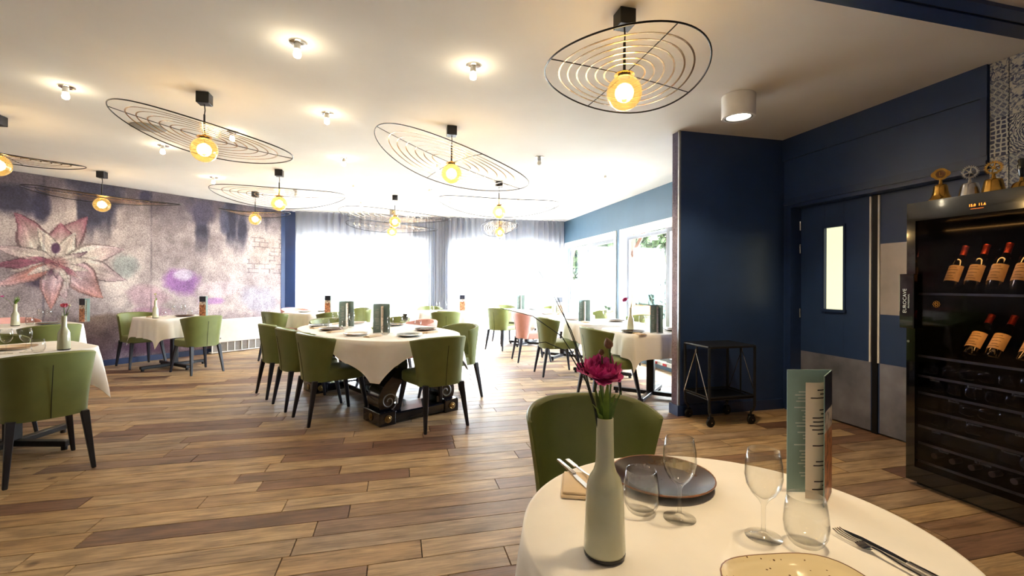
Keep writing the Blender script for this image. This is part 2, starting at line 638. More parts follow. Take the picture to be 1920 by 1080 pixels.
def thing(name, label, cat, loc=(0, 0, 0), rz=0.0, group=None, rot=None):
    o = ob(name, None, None, loc, rz, rot)
    o.empty_display_size = 0.05
    return tag(o, label, cat, group)


def struct(name, g, m, parent=None, **kw):
    o = part(name, g, m, parent, **kw)
    if parent is None:
        o['kind'] = 'structure'
    return o


def dup(root, loc, rz, label=None, group=None, rot=None):
    r = root.copy()
    COL.objects.link(r)
    r.location = loc
    r.rotation_euler = rot if rot else (0, 0, rz)
    if label:
        r['label'] = label
    if group:
        r['group'] = group
    for ch in list(root.children):
        c = ch.copy()
        COL.objects.link(c)
        c.parent = r
        for g in list(ch.children):
            d = g.copy()
            COL.objects.link(d)
            d.parent = c
    return r


def text_geom(body, size, depth=0.0):
    cu = bpy.data.curves.new('text', 'FONT')
    cu.body = body
    cu.size = size
    cu.align_x = 'CENTER'
    cu.align_y = 'CENTER'
    cu.extrude = depth
    cu.resolution_u = 2
    o = bpy.data.objects.new('text', cu)
    COL.objects.link(o)
    bpy.context.view_layer.update()
    me = o.to_mesh()
    g = ([tuple(v.co) for v in me.vertices], [tuple(p.vertices) for p in me.polygons])
    o.to_mesh_clear()
    bpy.data.objects.remove(o, do_unlink=True)
    bpy.data.curves.remove(cu)
    return g


def lamp(name, kind, loc, watts, col, parent, radius=0.05, spot=None):
    l = bpy.data.lights.new(name, kind)
    l.energy = watts
    l.color = lin(col)
    l.shadow_soft_size = radius
    if kind == 'SPOT':
        l.spot_size, l.spot_blend = spot
    o = bpy.data.objects.new(name, l)
    COL.objects.link(o)
    o.parent = parent
    o.location = loc
    return o


# ================================================================ THE ROOM
CX0, CY0 = -2.26, 10.18         # corner where mural wall meets the curtain wall
S2 = math.sqrt(0.5)

# floor: dark slab with single planks lying on it
floor = struct('floor', g_prism([(3.95, -2.6), (3.95, 10.35), (-2.3, 10.35), (-6.6, 6.0), (-6.6, -2.6)], -0.12, -0.012), 'slab')
PW = 0.151


def in_room(x0, x1, y):
    lo = max(-6.5, y - 12.40)      # mural wall line Y - X = 12.44
    hi = 3.94
    return max(x0, lo), min(x1, hi)


planks = []
row = 0
y = -2.55
while y < 10.2:
    x = -6.6 + random.uniform(-1.2, 0)
    while x < 3.95:
        L = random.choice((0.62, 0.9, 1.22, 1.22, 1.22, 1.22))
        a, b = in_room(x, x + L, y)
        if b - a > 0.05:
            planks.append((a, b, y))
        x += L
    y += PW
    row += 1


def in_view(x, y):
    d = math.sin(YAW) * x + math.cos(YAW) * y
    if d < 0.3:
        return False
    xc = math.cos(YAW) * x - math.sin(YAW) * y
    return abs(xc / d) < 1.2 and 1.25 / d * 860 < 600


def showy(p):
    x, y_ = (p[0] + p[1]) / 2, p[2] + PW / 2
    return math.hypot(x, y_) if in_view(x, y_) or in_view(p[0], y_) or in_view(p[1], y_) else 1e6 + math.hypot(x, y_)


planks.sort(key=showy)
ends = {}
for p in planks[:300]:
    a, b, y0_ = p
    L = round(b - a, 3)
    if L not in ends:
        g = g_span(-L / 2 + 0.0015, L / 2 - 0.0015, -PW / 2 + 0.0012, PW / 2 - 0.0012, -0.012, 0)
        # small chamfer so that the joints read as grooves
        V = [(vx * (1 - 0.003 / L) if vz > -0.001 else vx, vy * (1 - 0.016) if vz > -0.001 else vy, vz) for vx, vy, vz in g[0]]
        ends[L] = mesh('plank', (V, g[1]), 'plank')
    ob('plank', ends[L], floor, ((a + b) / 2, y0_ + PW / 2, 0))
rest = g_join(*[g_span(a + 0.0012, b - 0.0012, y0_ + 0.0012, y0_ + PW - 0.0012, -0.012, 0) for a, b, y0_ in planks[300:]])
o = part('plank_field', rest, 'plank', floor)
o['kind'] = 'stuff'

struct('ceiling', g_prism([(4.1, -2.6), (4.1, 10.6), (-2.6, 10.6), (-6.9, 6.0), (-6.9, -2.6)], H, H + 0.12), 'ceiling')

# ceiling track header for a folding partition
tr = struct('trim_1', g_span(-6.5, 3.805, 1.80, 1.90, H - 0.022, H), 'bluetrim')
part('track_slot', g_span(-6.5, 3.805, 1.782, 1.80, H - 0.012, H), 'black', tr)
part('track_rail', g_span(-6.5, 3.805, 1.71, 1.782, H - 0.022, H), 'bluetrim', tr)


# ---- left wall with mural print, built at its real 45 degree run
def wallpt(s, z, off=0.0):
    return (CX0 - s * S2 + off * S2, CY0 - s * S2 - off * S2, z)


WL = 6.0
left = struct('wall_left', [
    [wallpt(-0.15, 0, 0), wallpt(WL, 0, 0), wallpt(WL, H, 0), wallpt(-0.15, H, 0), wallpt(-0.15, 0, -0.15), wallpt(WL, 0, -0.15), wallpt(WL, H, -0.15), wallpt(-0.15, H, -0.15)],
    [(0, 1, 2, 3), (7, 6, 5, 4), (0, 4, 5, 1), (1, 5, 6, 2), (2, 6, 7, 3), (3, 7, 4, 0)]], 'blue')
PETALS = [([(2.64, 1.12), (2.45, 1.24), (2.2, 1.22), (1.95, 1.0), (2.2, 0.82), (2.49, 0.88), (2.59, 0.98)], (0.86, 0.72, 0.75))]
CREAM, ROSE, BLUSH, PEACH, PLUM = (0.95, 0.89, 0.83), (0.66, 0.38, 0.46), (0.92, 0.78, 0.80), (0.88, 0.60, 0.54), (0.42, 0.25, 0.36)
FLOWER = [          # tip offset from the blossom's centre, half width, tip colour, root colour
    (0.32, 0.70, 0.19, ROSE, CREAM), (-0.41, 0.66, 0.19, ROSE, CREAM), (0.04, 0.58, 0.20, ROSE, CREAM), (-0.20, 0.50, 0.10, CREAM, CREAM), (0.20, 0.46, 0.10, CREAM, CREAM),
    (0.78, 0.25, 0.17, BLUSH, CREAM), (0.80, -0.24, 0.16, BLUSH, CREAM), (0.52, -0.50, 0.19, PEACH, BLUSH), (0.10, -0.52, 0.11, BLUSH, CREAM), (-0.06, -0.66, 0.12, PEACH, BLUSH),
    (-0.62, 0.20, 0.10, BLUSH, CREAM), (-0.62, -0.05, 0.09, ROSE, ROSE), (-0.46, -0.13, 0.05, CREAM, CREAM), (-0.62, -0.34, 0.09, BLUSH, PEACH),
    (0.34, 0.20, 0.05, PLUM, CREAM), (0.42, 0.09, 0.05, CREAM, CREAM), (0.34, -0.10, 0.045, CREAM, CREAM), (0.27, -0.22, 0.045, CREAM, ROSE), (0.13, -0.30, 0.04, CREAM, CREAM),
    (-0.14, -0.26, 0.04, CREAM, PLUM), (-0.30, -0.18, 0.045, CREAM, CREAM), (0.0, -0.22, 0.04, PLUM, CREAM), (-0.36, 0.08, 0.04, CREAM, ROSE)]
BLOBS = [
    (3.39, 1.52, 0.13, 0.10, (0.48, 0.27, 0.31)),
    (3.50, 1.26, 0.22, 0.10, (0.26, 0.2, 0.28)),
    (2.61, 1.50, 0.18, 0.19, (0.68, 0.7, 0.68)),
    (3.85, 2.33, 0.33, 0.22, (0.22, 0.21, 0.31)),
    (3.54, 2.33, 0.09, 0.25, (0.2, 0.19, 0.3)),
    (1.83, 1.27, 0.29, 0.24, (0.66, 0.45, 0.72)),
    (1.80, 1.39, 0.15, 0.11, (0.9, 0.86, 0.93)),
    (1.24, 1.15, 0.37, 0.15, (0.92, 0.84, 0.85)),
    (1.35, 0.93, 0.20, 0.07, (0.76, 0.58, 0.79)),
    (0.50, 0.95, 0.38, 0.26, (0.74, 0.72, 0.77)),
    (0.31, 1.84, 0.43, 0.37, (0.88, 0.8, 0.76)),
    (2.30, 0.72, 0.30, 0.16, (0.72, 0.55, 0.63)),
    (2.16, 0.30, 0.49, 0.16, (0.45, 0.3, 0.42)),
    (2.36, 2.63, 0.09, 0.13, (0.24, 0.22, 0.33)),
    (1.16, 2.40, 0.09, 0.27, (0.38, 0.38, 0.48)),
    (1.52, 2.50, 0.22, 0.24, (0.36, 0.33, 0.42)),
]


def vnoise(x, y, seed=0):
    def h(i, j):
        n = (i * 374761393 + j * 668265263 + seed * 982451653) & 0xffffffff
        n = ((n ^ (n >> 13)) * 1274126177) & 0xffffffff
        return ((n ^ (n >> 16)) & 0xffff) / 65535.0
    i, j = math.floor(x), math.floor(y)
    fx, fy = x - i, y - j
    fx, fy = fx * fx * (3 - 2 * fx), fy * fy * (3 - 2 * fy)
    a = h(i, j) * (1 - fx) + h(i + 1, j) * fx
    b = h(i, j + 1) * (1 - fx) + h(i + 1, j + 1) * fx
    return a * (1 - fy) + b * fy


def fbm(x, y, seed=0, o=4):
    t, a, s = 0, 0.5, 0
    for k in range(o):
        t += a * vnoise(x * 2 ** k, y * 2 ** k, seed + k)
        s += a
        a *= 0.55
    return t / s


def inside(poly, x, y):
    c = False
    n = len(poly)
    for i in range(n):
        (x1, y1), (x2, y2) = poly[i], poly[i - 1]
        if (y1 > y) != (y2 > y) and x < (x2 - x1) * (y - y1) / (y2 - y1) + x1:
            c = not c
    return c


def edge_dist(poly, x, y):
    best = 9
    for i in range(len(poly)):
        (x1, y1), (x2, y2) = poly[i], poly[i - 1]
        dx, dy = x2 - x1, y2 - y1
        t = max(0, min(1, ((x - x1) * dx + (y - y1) * dy) / (dx * dx + dy * dy + 1e-9)))
        best = min(best, math.hypot(x - x1 - t * dx, y - y1 - t * dy))
    return best


def mixc(a, b, t):
    return tuple(p * (1 - t) + q * t for p, q in zip(a, b))


def mural_colour(s, z):
    """the printed picture: distressed plaster with large faded blossoms"""
    n1, n2, n3 = fbm(s * 1.5, z * 1.5, 3), fbm(s * 5, z * 5, 11), fbm(s * 3.2, z * 0.7, 21)
    c = mixc((0.66, 0.60, 0.60), (0.97, 0.91, 0.87), min(1, max(0, (n1 - 0.3) * 2.2)))
    c = mixc(c, (0.90, 0.84, 0.83), max(0, min(0.6, 0.55 - s * 0.16)))  # paler towards the curtain end, part of it window light put into the print
    top = max(0, min(1, (z - 1.95 - n3 * 0.55) * 2.4))
    c = mixc(c, (0.34, 0.30, 0.35), top * 0.8)
    if n3 > 0.55 and z > 1.7:
        c = mixc(c, (0.27, 0.26, 0.34), min(1, (n3 - 0.55) * 7) * max(0, min(1, (z - 1.7) * 2.2)))
    low = max(0, min(1, (0.95 - z - n2 * 0.3) * 1.6))
    c = mixc(c, (0.40, 0.29, 0.41), low * 0.6)
    for bx, bz, rx, rz_, col in BLOBS:
        q = math.hypot((s - bx) / rx, (z - bz) / rz_) + (n2 - 0.5) * 0.8
        if q < 1.15:
            c = mixc(c, col, min(0.9, max(0, (1.15 - q) * 2.0)))
    dx, dz = (3.39 - s) + (n2 - 0.5) * 0.04, (z - 1.52) + (fbm(s * 6, z * 6, 5) - 0.5) * 0.05
    for pi_, (tx, tz, w_, tip, root_) in enumerate(FLOWER):
        L = math.hypot(tx, tz)
        t_ = (dx * tx + dz * tz) / (L * L)
        if 0.02 < t_ < 1:
            q = (dx * tz - dz * tx) / L / (w_ * math.sin(PI * min(1, t_ ** 0.75)) + 1e-4) + 0.25 * math.sin(3 * t_ + pi_)
            if abs(q) < 1:
                k_ = min(1, max(0, t_ * 1.7 - 0.78 + 0.45 * q * q))
                col = mixc(root_, tip, k_)
                v_ = 0.80 + 0.36 * vnoise(q * 7 + pi_ * 9, t_ * 2.2, 8)
                if abs(q) > 0.82:
                    v_ *= 0.62
                c = mixc(c, tuple(min(1, k * v_) for k in col), 0.92)
    for poly, col in PETALS:
        wx, wz = s + (n2 - 0.5) * 0.05, z + (fbm(s * 6, z * 6, 5) - 0.5) * 0.05
        if inside(poly, wx, wz):
            e = edge_dist(poly, wx, wz)
            c = mixc(c, col, min(1, 0.3 + e * 9) * 0.85)
    q = math.hypot((s - 3.40) / 0.055, (z - 1.73) / 0.085)
    if q < 1:
        c = mixc(c, (0.33, 0.18, 0.33), 0.9 * min(1, (1 - q) * 4))
    # stamens of the big blossom
    q = math.hypot((s - 3.39) / 0.15, (z - 1.52) / 0.11)
    if q < 1:
        c = mixc(c, (0.40, 0.20, 0.24) if vnoise(s * 70, z * 70, 4) > 0.5 else (0.72, 0.45, 0.45), 0.8 * (1 - q * q))
    # printed brick joints showing through the plaster
    if s < 0.75 and 1.45 < z < 2.15 and fbm(s * 4, z * 4, 40) > 0.42:
        r_ = int(z / 0.085)
        if (z / 0.085) % 1 < 0.16 or ((s / 0.2 + 0.5 * (r_ % 2)) % 1) < 0.08:
            c = mixc(c, (0.45, 0.38, 0.40), 0.65)
    if abs(s - 2.28) < 0.012 or abs(s - 3.52) < 0.012:
        c = mixc(c, (0.25, 0.22, 0.3), 0.5 * vnoise(z * 6, 1, 2))
    return c


NU, NV = 400, 200
ms0, ms1 = 0.07, 5.2


def mural_pt(a, b):
    return wallpt(ms0 + a * (ms1 - ms0), 0.09 + b * (H - 0.092), 0.004)


g = g_grid(mural_pt, NU, NV)
mural_me = mesh('mural_print', g, 'mural')
ca = mural_me.color_attributes.new('print', 'FLOAT_COLOR', 'POINT')
cols = []
for j in range(NV):
    for i in range(NU):
        cols += [*lin(mural_colour(ms0 + i / (NU - 1) * (ms1 - ms0), 0.09 + j / (NV - 1) * (H - 0.092))), 1.0]
ca.data.foreach_set('color', cols)
ob('mural_print', mural_me, left)['label'] = 'faded flower mural printed over distressed plaster'
struct('baseboard_left', ([wallpt(0.0, 0, .018), wallpt(WL, 0, .018), wallpt(WL, .085, .018), wallpt(0, .085, .018), wallpt(0, 0, .002), wallpt(WL, 0, .002), wallpt(WL, .085, .002), wallpt(0, .085, .002)],
                          [(0, 1, 2, 3), (7, 6, 5, 4), (0, 4, 5, 1), (1, 5, 6, 2), (2, 6, 7, 3), (3, 7, 4, 0)]), 'bluetrim')

# white convector cover along the mural wall
rad = thing('convector_heater', 'long white panel convector heater standing under the mural beside the curtains', 'heater', wallpt(0.75, 0, 0.0), math.radians(45))
part('front_panel', g_bevel(g_span(-0.68, 0.72, -0.155, -0.03, 0.19, 0.605), 0.012, 2), 'white', rad)
part('base_frame', g_join(g_span(-0.68, 0.72, -0.14, -0.03, 0.012, 0.03), *[g_span(x_, x_ + 0.016, -0.148, -0.13, 0.03, 0.19) for x_ in [-0.68 + 0.1264 * k for k in range(12)]]), 'white', rad)
for k in range(11):
    part('grille_slat', g_span(-0.66 + 0.1264 * k, -0.66 + 0.1264 * k + 0.105, -0.136, -0.128, 0.035, 0.185), 'grille', rad)
part('thermostat_knob', g_move(g_lathe([(0.012, 0), (0.012, 0.012), (0.008, 0.016)], 10, True, True), (-0.55, -0.155, 0.27), Matrix.Rotation(PI / 2, 4, 'X')), 'chrome', rad)

# ---- far wall with two big openings behind the curtains
FY = 10.18
fw = struct('wall_back', g_join(
    g_span(-2.45, -2.05, FY, FY + 0.18, 0, H), g_span(0.62, 1.08, FY, FY + 0.18, 0, H), g_span(3.66, 3.95, FY, FY + 0.18, 0, H),
    g_span(-2.05, 0.62, FY, FY + 0.18, 2.24, H), g_span(1.08, 3.66, FY, FY + 0.18, 2.24, H),
    g_span(-2.05, 0.62, FY, FY + 0.18, 0, 0.07), g_span(1.08, 3.66, FY, FY + 0.18, 0, 0.07)), 'blue')
for wi, (xa, xb) in enumerate(((-2.05, 0.62), (1.08, 3.66))):
    w = struct('window_%d' % (wi + 1), g_join(
        g_span(xa, xb, FY + 0.08, FY + 0.13, 2.17, 2.24), g_span(xa, xb, FY + 0.08, FY + 0.13, 0.07, 0.14),
        g_span(xa, xa + 0.07, FY + 0.08, FY + 0.13, 0.14, 2.17), g_span(xb - 0.07, xb, FY + 0.08, FY + 0.13, 0.14, 2.17),
        g_span((xa + xb) / 2 - 0.045, (xa + xb) / 2 + 0.045, FY + 0.08, FY + 0.13, 0.14, 2.17)), 'white')
    for k in (0, 1):
        x0_ = xa + 0.07 if k == 0 else (xa + xb) / 2 + 0.045
        x1_ = (xa + xb) / 2 - 0.045 if k == 0 else xb - 0.07
        part('pane', g_span(x0_, x1_, FY + 0.1, FY + 0.108, 0.14, 2.17), 'pane', w)
# narrow navy return strip beside the mural
part('corner_strip', ([wallpt(0.07, 0.0, 0.012), wallpt(-0.02, 0, 0.012), wallpt(-0.02, H, 0.012), wallpt(0.07, H, 0.012)], [(0, 1, 2, 3)]), 'blue', fw)

# ---- right wall with two windows (X = RX)
RX = 3.79
rw = struct('wall_right', g_join(
    g_span(RX, RX + 0.16, 10.12, FY + 0.18, 0, H),
    g_span(RX, RX + 0.16, 7.38, 7.52, 0, H),
    g_span(RX, RX + 0.16, 4.0, 5.05, 0, H),
    g_span(RX, RX + 0.16, 7.52, 10.12, 2.20, H), g_span(RX, RX + 0.16, 5.05, 7.38, 2.20, H),
    g_span(RX, RX + 0.16, 7.52, 10.12, 0, 0.06), g_span(RX, RX + 0.16, 5.05, 7.38, 0, 0.06)), 'bluewin')
for wi, (ya, yb, mul) in enumerate(((7.52, 10.12, 8.93), (5.05, 7.38, 6.0))):
    w = struct('window_%d' % (wi + 3), g_join(
        g_span(RX - 0.02, RX + 0.03, ya, yb, 2.09, 2.215), g_span(RX - 0.02, RX + 0.03, ya, ya + 0.085, 0.06, 2.09), g_span(RX - 0.02, RX + 0.03, yb - 0.085, yb, 0.06, 2.09),
        g_span(RX - 0.01, RX + 0.1, ya, yb, 0.06, 0.11)), 'white')
    for k, (p0, p1) in enumerate(((ya + 0.085, mul), (mul, yb - 0.085))):
        xo = RX + 0.04 + 0.04 * k
        fr_ = part('sash_frame', g_join(
            g_span(xo, xo + 0.038, p0, p1, 2.03, 2.09), g_span(xo, xo + 0.038, p0, p1, 0.11, 0.17),
            g_span(xo, xo + 0.038, p0, p0 + 0.075, 0.17, 2.03), g_span(xo, xo + 0.038, p1 - 0.075, p1, 0.17, 2.03)), 'sash', w)
        part('pane', g_span(xo + 0.012, xo + 0.018, p0 + 0.075, p1 - 0.075, 0.17, 2.03), 'pane', fr_)
for yq in (5.9, 6.15, 6.45, 6.75):
    part('red_marker', g_span(RX - 0.03, RX - 0.021, yq, yq + 0.09, 0.065, 0.10), 'redtape', rw)

# ---- partition stub in front of the windows, navy, with printed end face
PY, PX = 3.87, 2.60
st_ = struct('wall_partition', g_span(PX, 3.83, PY, PY + 0.11, 0, H), 'blue')
endp = part('mural_strip', g_grid(lambda a, b: (PX - 0.003, PY + 0.02 + a * 0.088, 0.09 + b * (H - 0.092)), 8, 120), None, st_)
endp.data.materials.append(MT['mural'])
ca = endp.data.color_attributes.new('print', 'FLOAT_COLOR', 'POINT')
cols = []
for j in range(120):
    for i in range(8):
        cols += [*lin(mixc(mural_colour(1.0 + i * 0.02, 0.09 + j / 119 * (H - 0.1)), (0.5, 0.38, 0.48), 0.3)), 1.0]
ca.data.foreach_set('color', cols)
struct('trim_2', g_join(g_span(PX - 0.006, PX + 0.012, PY - 0.008, PY + 0.014, 0.09, H)), 'alu')
struct('baseboard_partition', g_join(g_span(PX - 0.02, 3.79, PY - 0.02, PY - 0.001, 0, 0.1), g_span(PX - 0.02, PX - 0.004, PY - 0.001, PY + 0.125, 0, 0.1)), 'bluetrim')

# ---- door wall
DX = 3.81
dw = struct('wall_door', g_join(
    g_span(DX, DX + 0.2, 3.78, 3.98, 0, 2.06),                      # pier by the partition
    g_span(DX, DX + 0.2, -2.5, 2.2, 0, H), g_span(DX, DX + 0.2, 2.2, 3.98, 2.06, 2.51),
    g_span(DX - 0.022, DX + 0.2, 2.2, 3.87, 2.51, H)), 'blue')
part('head_moulding', g_join(g_span(DX - 0.03, DX, 2.2, 3.85, 2.055, 2.085), g_span(DX - 0.018, DX, 2.2, 3.85, 2.085, 2.12)), 'bluetrim', dw)
part('vertical_batten', g_span(DX - 0.024, DX, 2.2, 2.235, 2.12, 2.51), 'bluetrim', dw)
part('door_frame', g_join(g_span(DX - 0.02, DX + 0.11, 3.765, 3.80, 0, 2.055), g_span(DX - 0.012, DX, 3.80, 3.84, 0, 2.055),
                          g_span(DX - 0.02, DX + 0.11, 2.2, 3.765, 2.02, 2.055)), 'bluetrim', dw)
DP = 3.915
d1 = struct('door_1', g_bevel(g_join(g_span(DP, DP + 0.045, 3.50, 3.765, 0.012, 2.02), g_span(DP, DP + 0.045, 3.055, 3.31, 0.012, 2.02),
                                     g_span(DP, DP + 0.045, 3.31, 3.50, 1.79, 2.02), g_span(DP, DP + 0.045, 3.31, 3.50, 0.012, 1.03)), 0.0015, 1), 'blue')
part('frosted_pane', g_span(DP + 0.02, DP + 0.026, 3.31, 3.50, 1.03, 1.79), 'milk', d1)
part('pane_beading', g_join(g_span(DP - 0.012, DP, 3.29, 3.31, 1.01, 1.81), g_span(DP - 0.012, DP, 3.50, 3.52, 1.01, 1.81),
                            g_span(DP - 0.012, DP, 3.31, 3.50, 1.79, 1.81), g_span(DP - 0.02, DP, 3.28, 3.53, 1.005, 1.03)), 'bluetrim', d1)
part('kick_plate', g_span(DP - 0.003, DP, 3.06, 3.76, 0.016, 0.60), 'steel', d1)
part('edge_strip', g_span(DP - 0.012, DP, 3.056, 3.07, 0.60, 2.01), 'white', d1)
for z_ in (1.80, 1.57, 0.93):
    part('hinge', g_move(g_lathe([(0.008, 0), (0.008, 0.09)], 8, True, True), (DP - 0.012, 3.762, z_)), 'chrome', d1)
d2 = struct('door_2', g_bevel(g_span(DP, DP + 0.045, 2.22, 3.0, 0.012, 2.02), 0.0015, 1), 'blue')
part('push_plate', g_span(DP - 0.003, DP, 2.3, 2.985, 1.01, 1.60), 'steelhi', d2)
part('kick_plate', g_span(DP - 0.003, DP, 2.24, 2.985, 0.016, 0.60), 'steel', d2)
part('edge_strip', g_span(DP - 0.012, DP, 2.985, 2.999, 0.60, 2.01), 'white', d2)
part('meeting_post', g_span(DP - 0.005, DP + 0.05, 3.004, 3.05, 0, 2.02), 'black', dw)
struct('wall_kitchen', g_join(g_span(4.5, 4.6, 1.7, 4.2, -0.1, H), g_span(4.01, 4.5, 1.7, 1.8, -0.1, H), g_span(4.01, 4.5, 4.1, 4.2, -0.1, H),
                              g_span(3.95, 4.5, 1.8, 4.1, -0.1, -0.002), g_span(4.01, 4.5, 1.8, 4.1, H - 0.1, H)), 'plaster')
# printed tiles on the wall beside and above the wine cabinet
zs_ = [H, 2.60, 2.35, 2.10, 1.85, 1.60, 1.35]
ys_ = [2.195, 2.095, 1.845, 1.595, 1.345, 1.095]
order = [3, 1, 0, 3, 2, 1, 3, 3, 2, 1, 3, 0, 2, 3, 1, 0, 3]
tile_cache = {}
for j in range(len(zs_) - 1):
    for i in range(len(ys_) - 1):
        wy, hz = ys_[i] - ys_[i + 1], zs_[j] - zs_[j + 1]
        kind_ = order[(i * 6 + j) % 17]
        key = (round(wy, 3), round(hz, 3), kind_)
        if key not in tile_cache:
            tile_cache[key] = mesh('tile', g_bevel(g_span(0, 0.004, -wy / 2 + 0.0015, wy / 2 - 0.0015, -hz / 2 + 0.0015, hz / 2 - 0.0015), 0.0012, 1), TILES[kind_])
        ob('tile', tile_cache[key], dw, (DX - 0.0045, (ys_[i] + ys_[i + 1]) / 2, (zs_[j] + zs_[j + 1]) / 2))
# walls behind the camera close the room
struct('wall_rear', g_span(-6.75, 4.0, -2.75, -2.6, 0, H), 'plaster')
struct('wall_side', g_span(-6.75, -6.6, -2.6, 6.2, 0, H), 'plaster')


# ---- curtains
def curtain(xa, xb, ybase, label, folds, amp, zt=H - 0.015):
    root = thing('sheer_curtain', label, 'curtain', ((xa + xb) / 2, ybase, 0))
    w_ = xb - xa
    rs = random.Random(int(xa * 100) + 5)
    ph = [rs.uniform(0, 6.28) for _ in range(6)]
    n = max(60, int(folds * 14))
    def f(a, b):
        x_ = (a - 0.5) * w_
        z_ = 0.02 + b * (zt - 0.11 - 0.02)
        A = amp * (0.75 + 0.25 * b) * (0.7 + 0.5 * math.sin(a * 9 + ph[0]))
        y_ = A * math.sin(2 * PI * folds * a + 1.1 * math.sin(5 * a + ph[1]) + 0.25 * (1 - b)) + 0.25 * A * math.sin(2 * PI * folds * 2.3 * a + ph[2])
        x_ += 0.012 * math.sin(2 * PI * folds * a * 1.0 + ph[3]) * (1 - b * 0.5)
        return (x_, y_, z_)
    part('drape', g_grid(f, n, 14), 'curtain', root, 'all')
    def hd(a, b):
        x_, y_, z_ = f(a, 1)
        return (x_, y_ * (1.0 if b < 0.4 else 0.6), zt - 0.11 + b * 0.11)
    part('pleat_heading', g_grid(hd, n, 4), 'curtain', root, 'all')
    return root


curtain(-2.03, 0.29, FY - 0.16, 'sheer pleated curtain hanging beside the mural wall corner', 17, 0.06)
curtain(0.27, 0.745, FY - 0.05, 'gathered sheer curtain bunched on the left half of the pier between the windows', 7, 0.022)
curtain(0.75, 1.11, FY - 0.05, 'gathered sheer curtain bunched on the right half of the pier between the windows', 5, 0.022)
curtain(1.08, 2.57, FY - 0.16, 'sheer pleated curtain over the window right next to the pier', 11, 0.06)
curtain(2.575, 3.72, FY - 0.16, 'sheer pleated curtain ending at the light-washed navy window wall', 9, 0.06)
rail = struct('trim_3', g_span(-2.1, 3.75, FY - 0.25, FY - 0.01, H - 0.012, H), 'white')

# ---- outside
struct('terrace', g_span(-14, 30, -6, 40, -0.25, -0.13), 'terrace')
for i, (x_, y_) in enumerate(((4.95, 12.9), (5.25, 9.70), (5.25, 8.06))):
    p_ = thing('terrace_post', ('timber terrace post beyond the window nearer the curtains', 'timber terrace post left of the orange planter outside', 'timber terrace post with brace seen beside the partition edge')[i], 'post', (x_, y_, -0.13), 0, None)
    part('upright', g_bevel(g_span(-0.08, 0.08, -0.08, 0.08, 0, 2.753), 0.008, 1), 'timber', p_)
    part('brace', g_tube([(0, -0.05, 2.05), (0, -0.75, 2.7)], 0.05, 4), 'timber', p_)
tag(part('terrace_roof', g_span(3.97, 6.1, 3.5, 13.5, 2.82, 2.9), 'timber'), 'flat timber terrace roof outside the windows', 'roof')
beam_ = part('terrace_beam', g_bevel(g_span(5.17, 5.33, 4, 13.4, 2.625, 2.8), 0.01, 1), 'timber')
tag(beam_, 'long timber roof beam over the terrace posts outside the windows', 'beam')
tag(part('timber_bollard', g_bevel(g_span(4.78, 4.93, 9.0, 9.15, -0.13, 1.12), 0.01, 1), 'timber'), 'short brown timber bollard outside the window behind the orange planter', 'bollard')
pl = thing('planter_box', 'orange planter box standing on the terrace outside the window', 'planter', (4.75, 8.6, -0.13))
part('box', g_join(g_span(-0.25, 0.25, -0.2, -0.17, 0, 0.95), g_span(-0.25, 0.25, 0.17, 0.2, 0, 0.95), g_span(-0.25, -0.22, -0.17, 0.17, 0, 0.95), g_span(0.22, 0.25, -0.17, 0.17, 0, 0.95), g_span(-0.22, 0.22, -0.17, 0.17, 0.02, 0.85)), 'orange', pl)


def blob_tree(name, label, cat, loc, rx, rz, n, seed, m, trunk=True, group=None):
    rs = random.Random(seed)
    root = thing(name, label, cat, loc, 0, group)
    V, F = [], []
    for _ in range(n):
        while True:
            p = Vector((rs.uniform(-1, 1), rs.uniform(-1, 1), rs.uniform(-1, 1)))
            if 0.25 < p.length < 1:
                break
        c_ = Vector((p.x * rx, p.y * rx, (p.z + 1.0) * rz + (1.2 if trunk else 0.0)))
        a = Vector((rs.uniform(-1, 1), rs.uniform(-1, 1), rs.uniform(-1, 1))).normalized() * rs.uniform(0.1, 0.22)
        b = a.orthogonal().normalized() * a.length * 0.7
        k_ = len(V)
        V += [tuple(c_ - a), tuple(c_ + b), tuple(c_ + a), tuple(c_ - b)]
        F.append((k_, k_ + 1, k_ + 2, k_ + 3))
    fo = part('foliage', (V, F), m, root)
    fo['kind'] = 'stuff'
    if trunk:
        part('trunk', g_tube([(0, 0, 0), (0.06, 0.03, 0.8), (0.0, 0.05, 1.8), (0.05, 0, 2.6)], [0.14, 0.11, 0.09, 0.05], 8), 'bark', root)
    return root


blob_tree('tree', 'leafy green tree outside the window, closest to the partition', 'tree', (11.6, 16.2, -0.13), 2.3, 2.4, 6500, 1, 'foliage')
blob_tree('tree', 'leafy green tree outside beyond the hedge', 'tree', (9.4, 20.6, -0.13), 2.3, 2.6, 6500, 2, 'foliage')
blob_tree('tree', 'leafy green tree outside, seen through the window nearer the curtains', 'tree', (6.9, 24.8, -0.13), 2.4, 2.8, 6500, 4, 'foliage')
blob_tree('hedge', 'trimmed blue green hedge beyond the terrace', 'hedge', (7.6, 13.6, -0.13), 1.15, 1.2, 5200, 3, 'hedge', False)


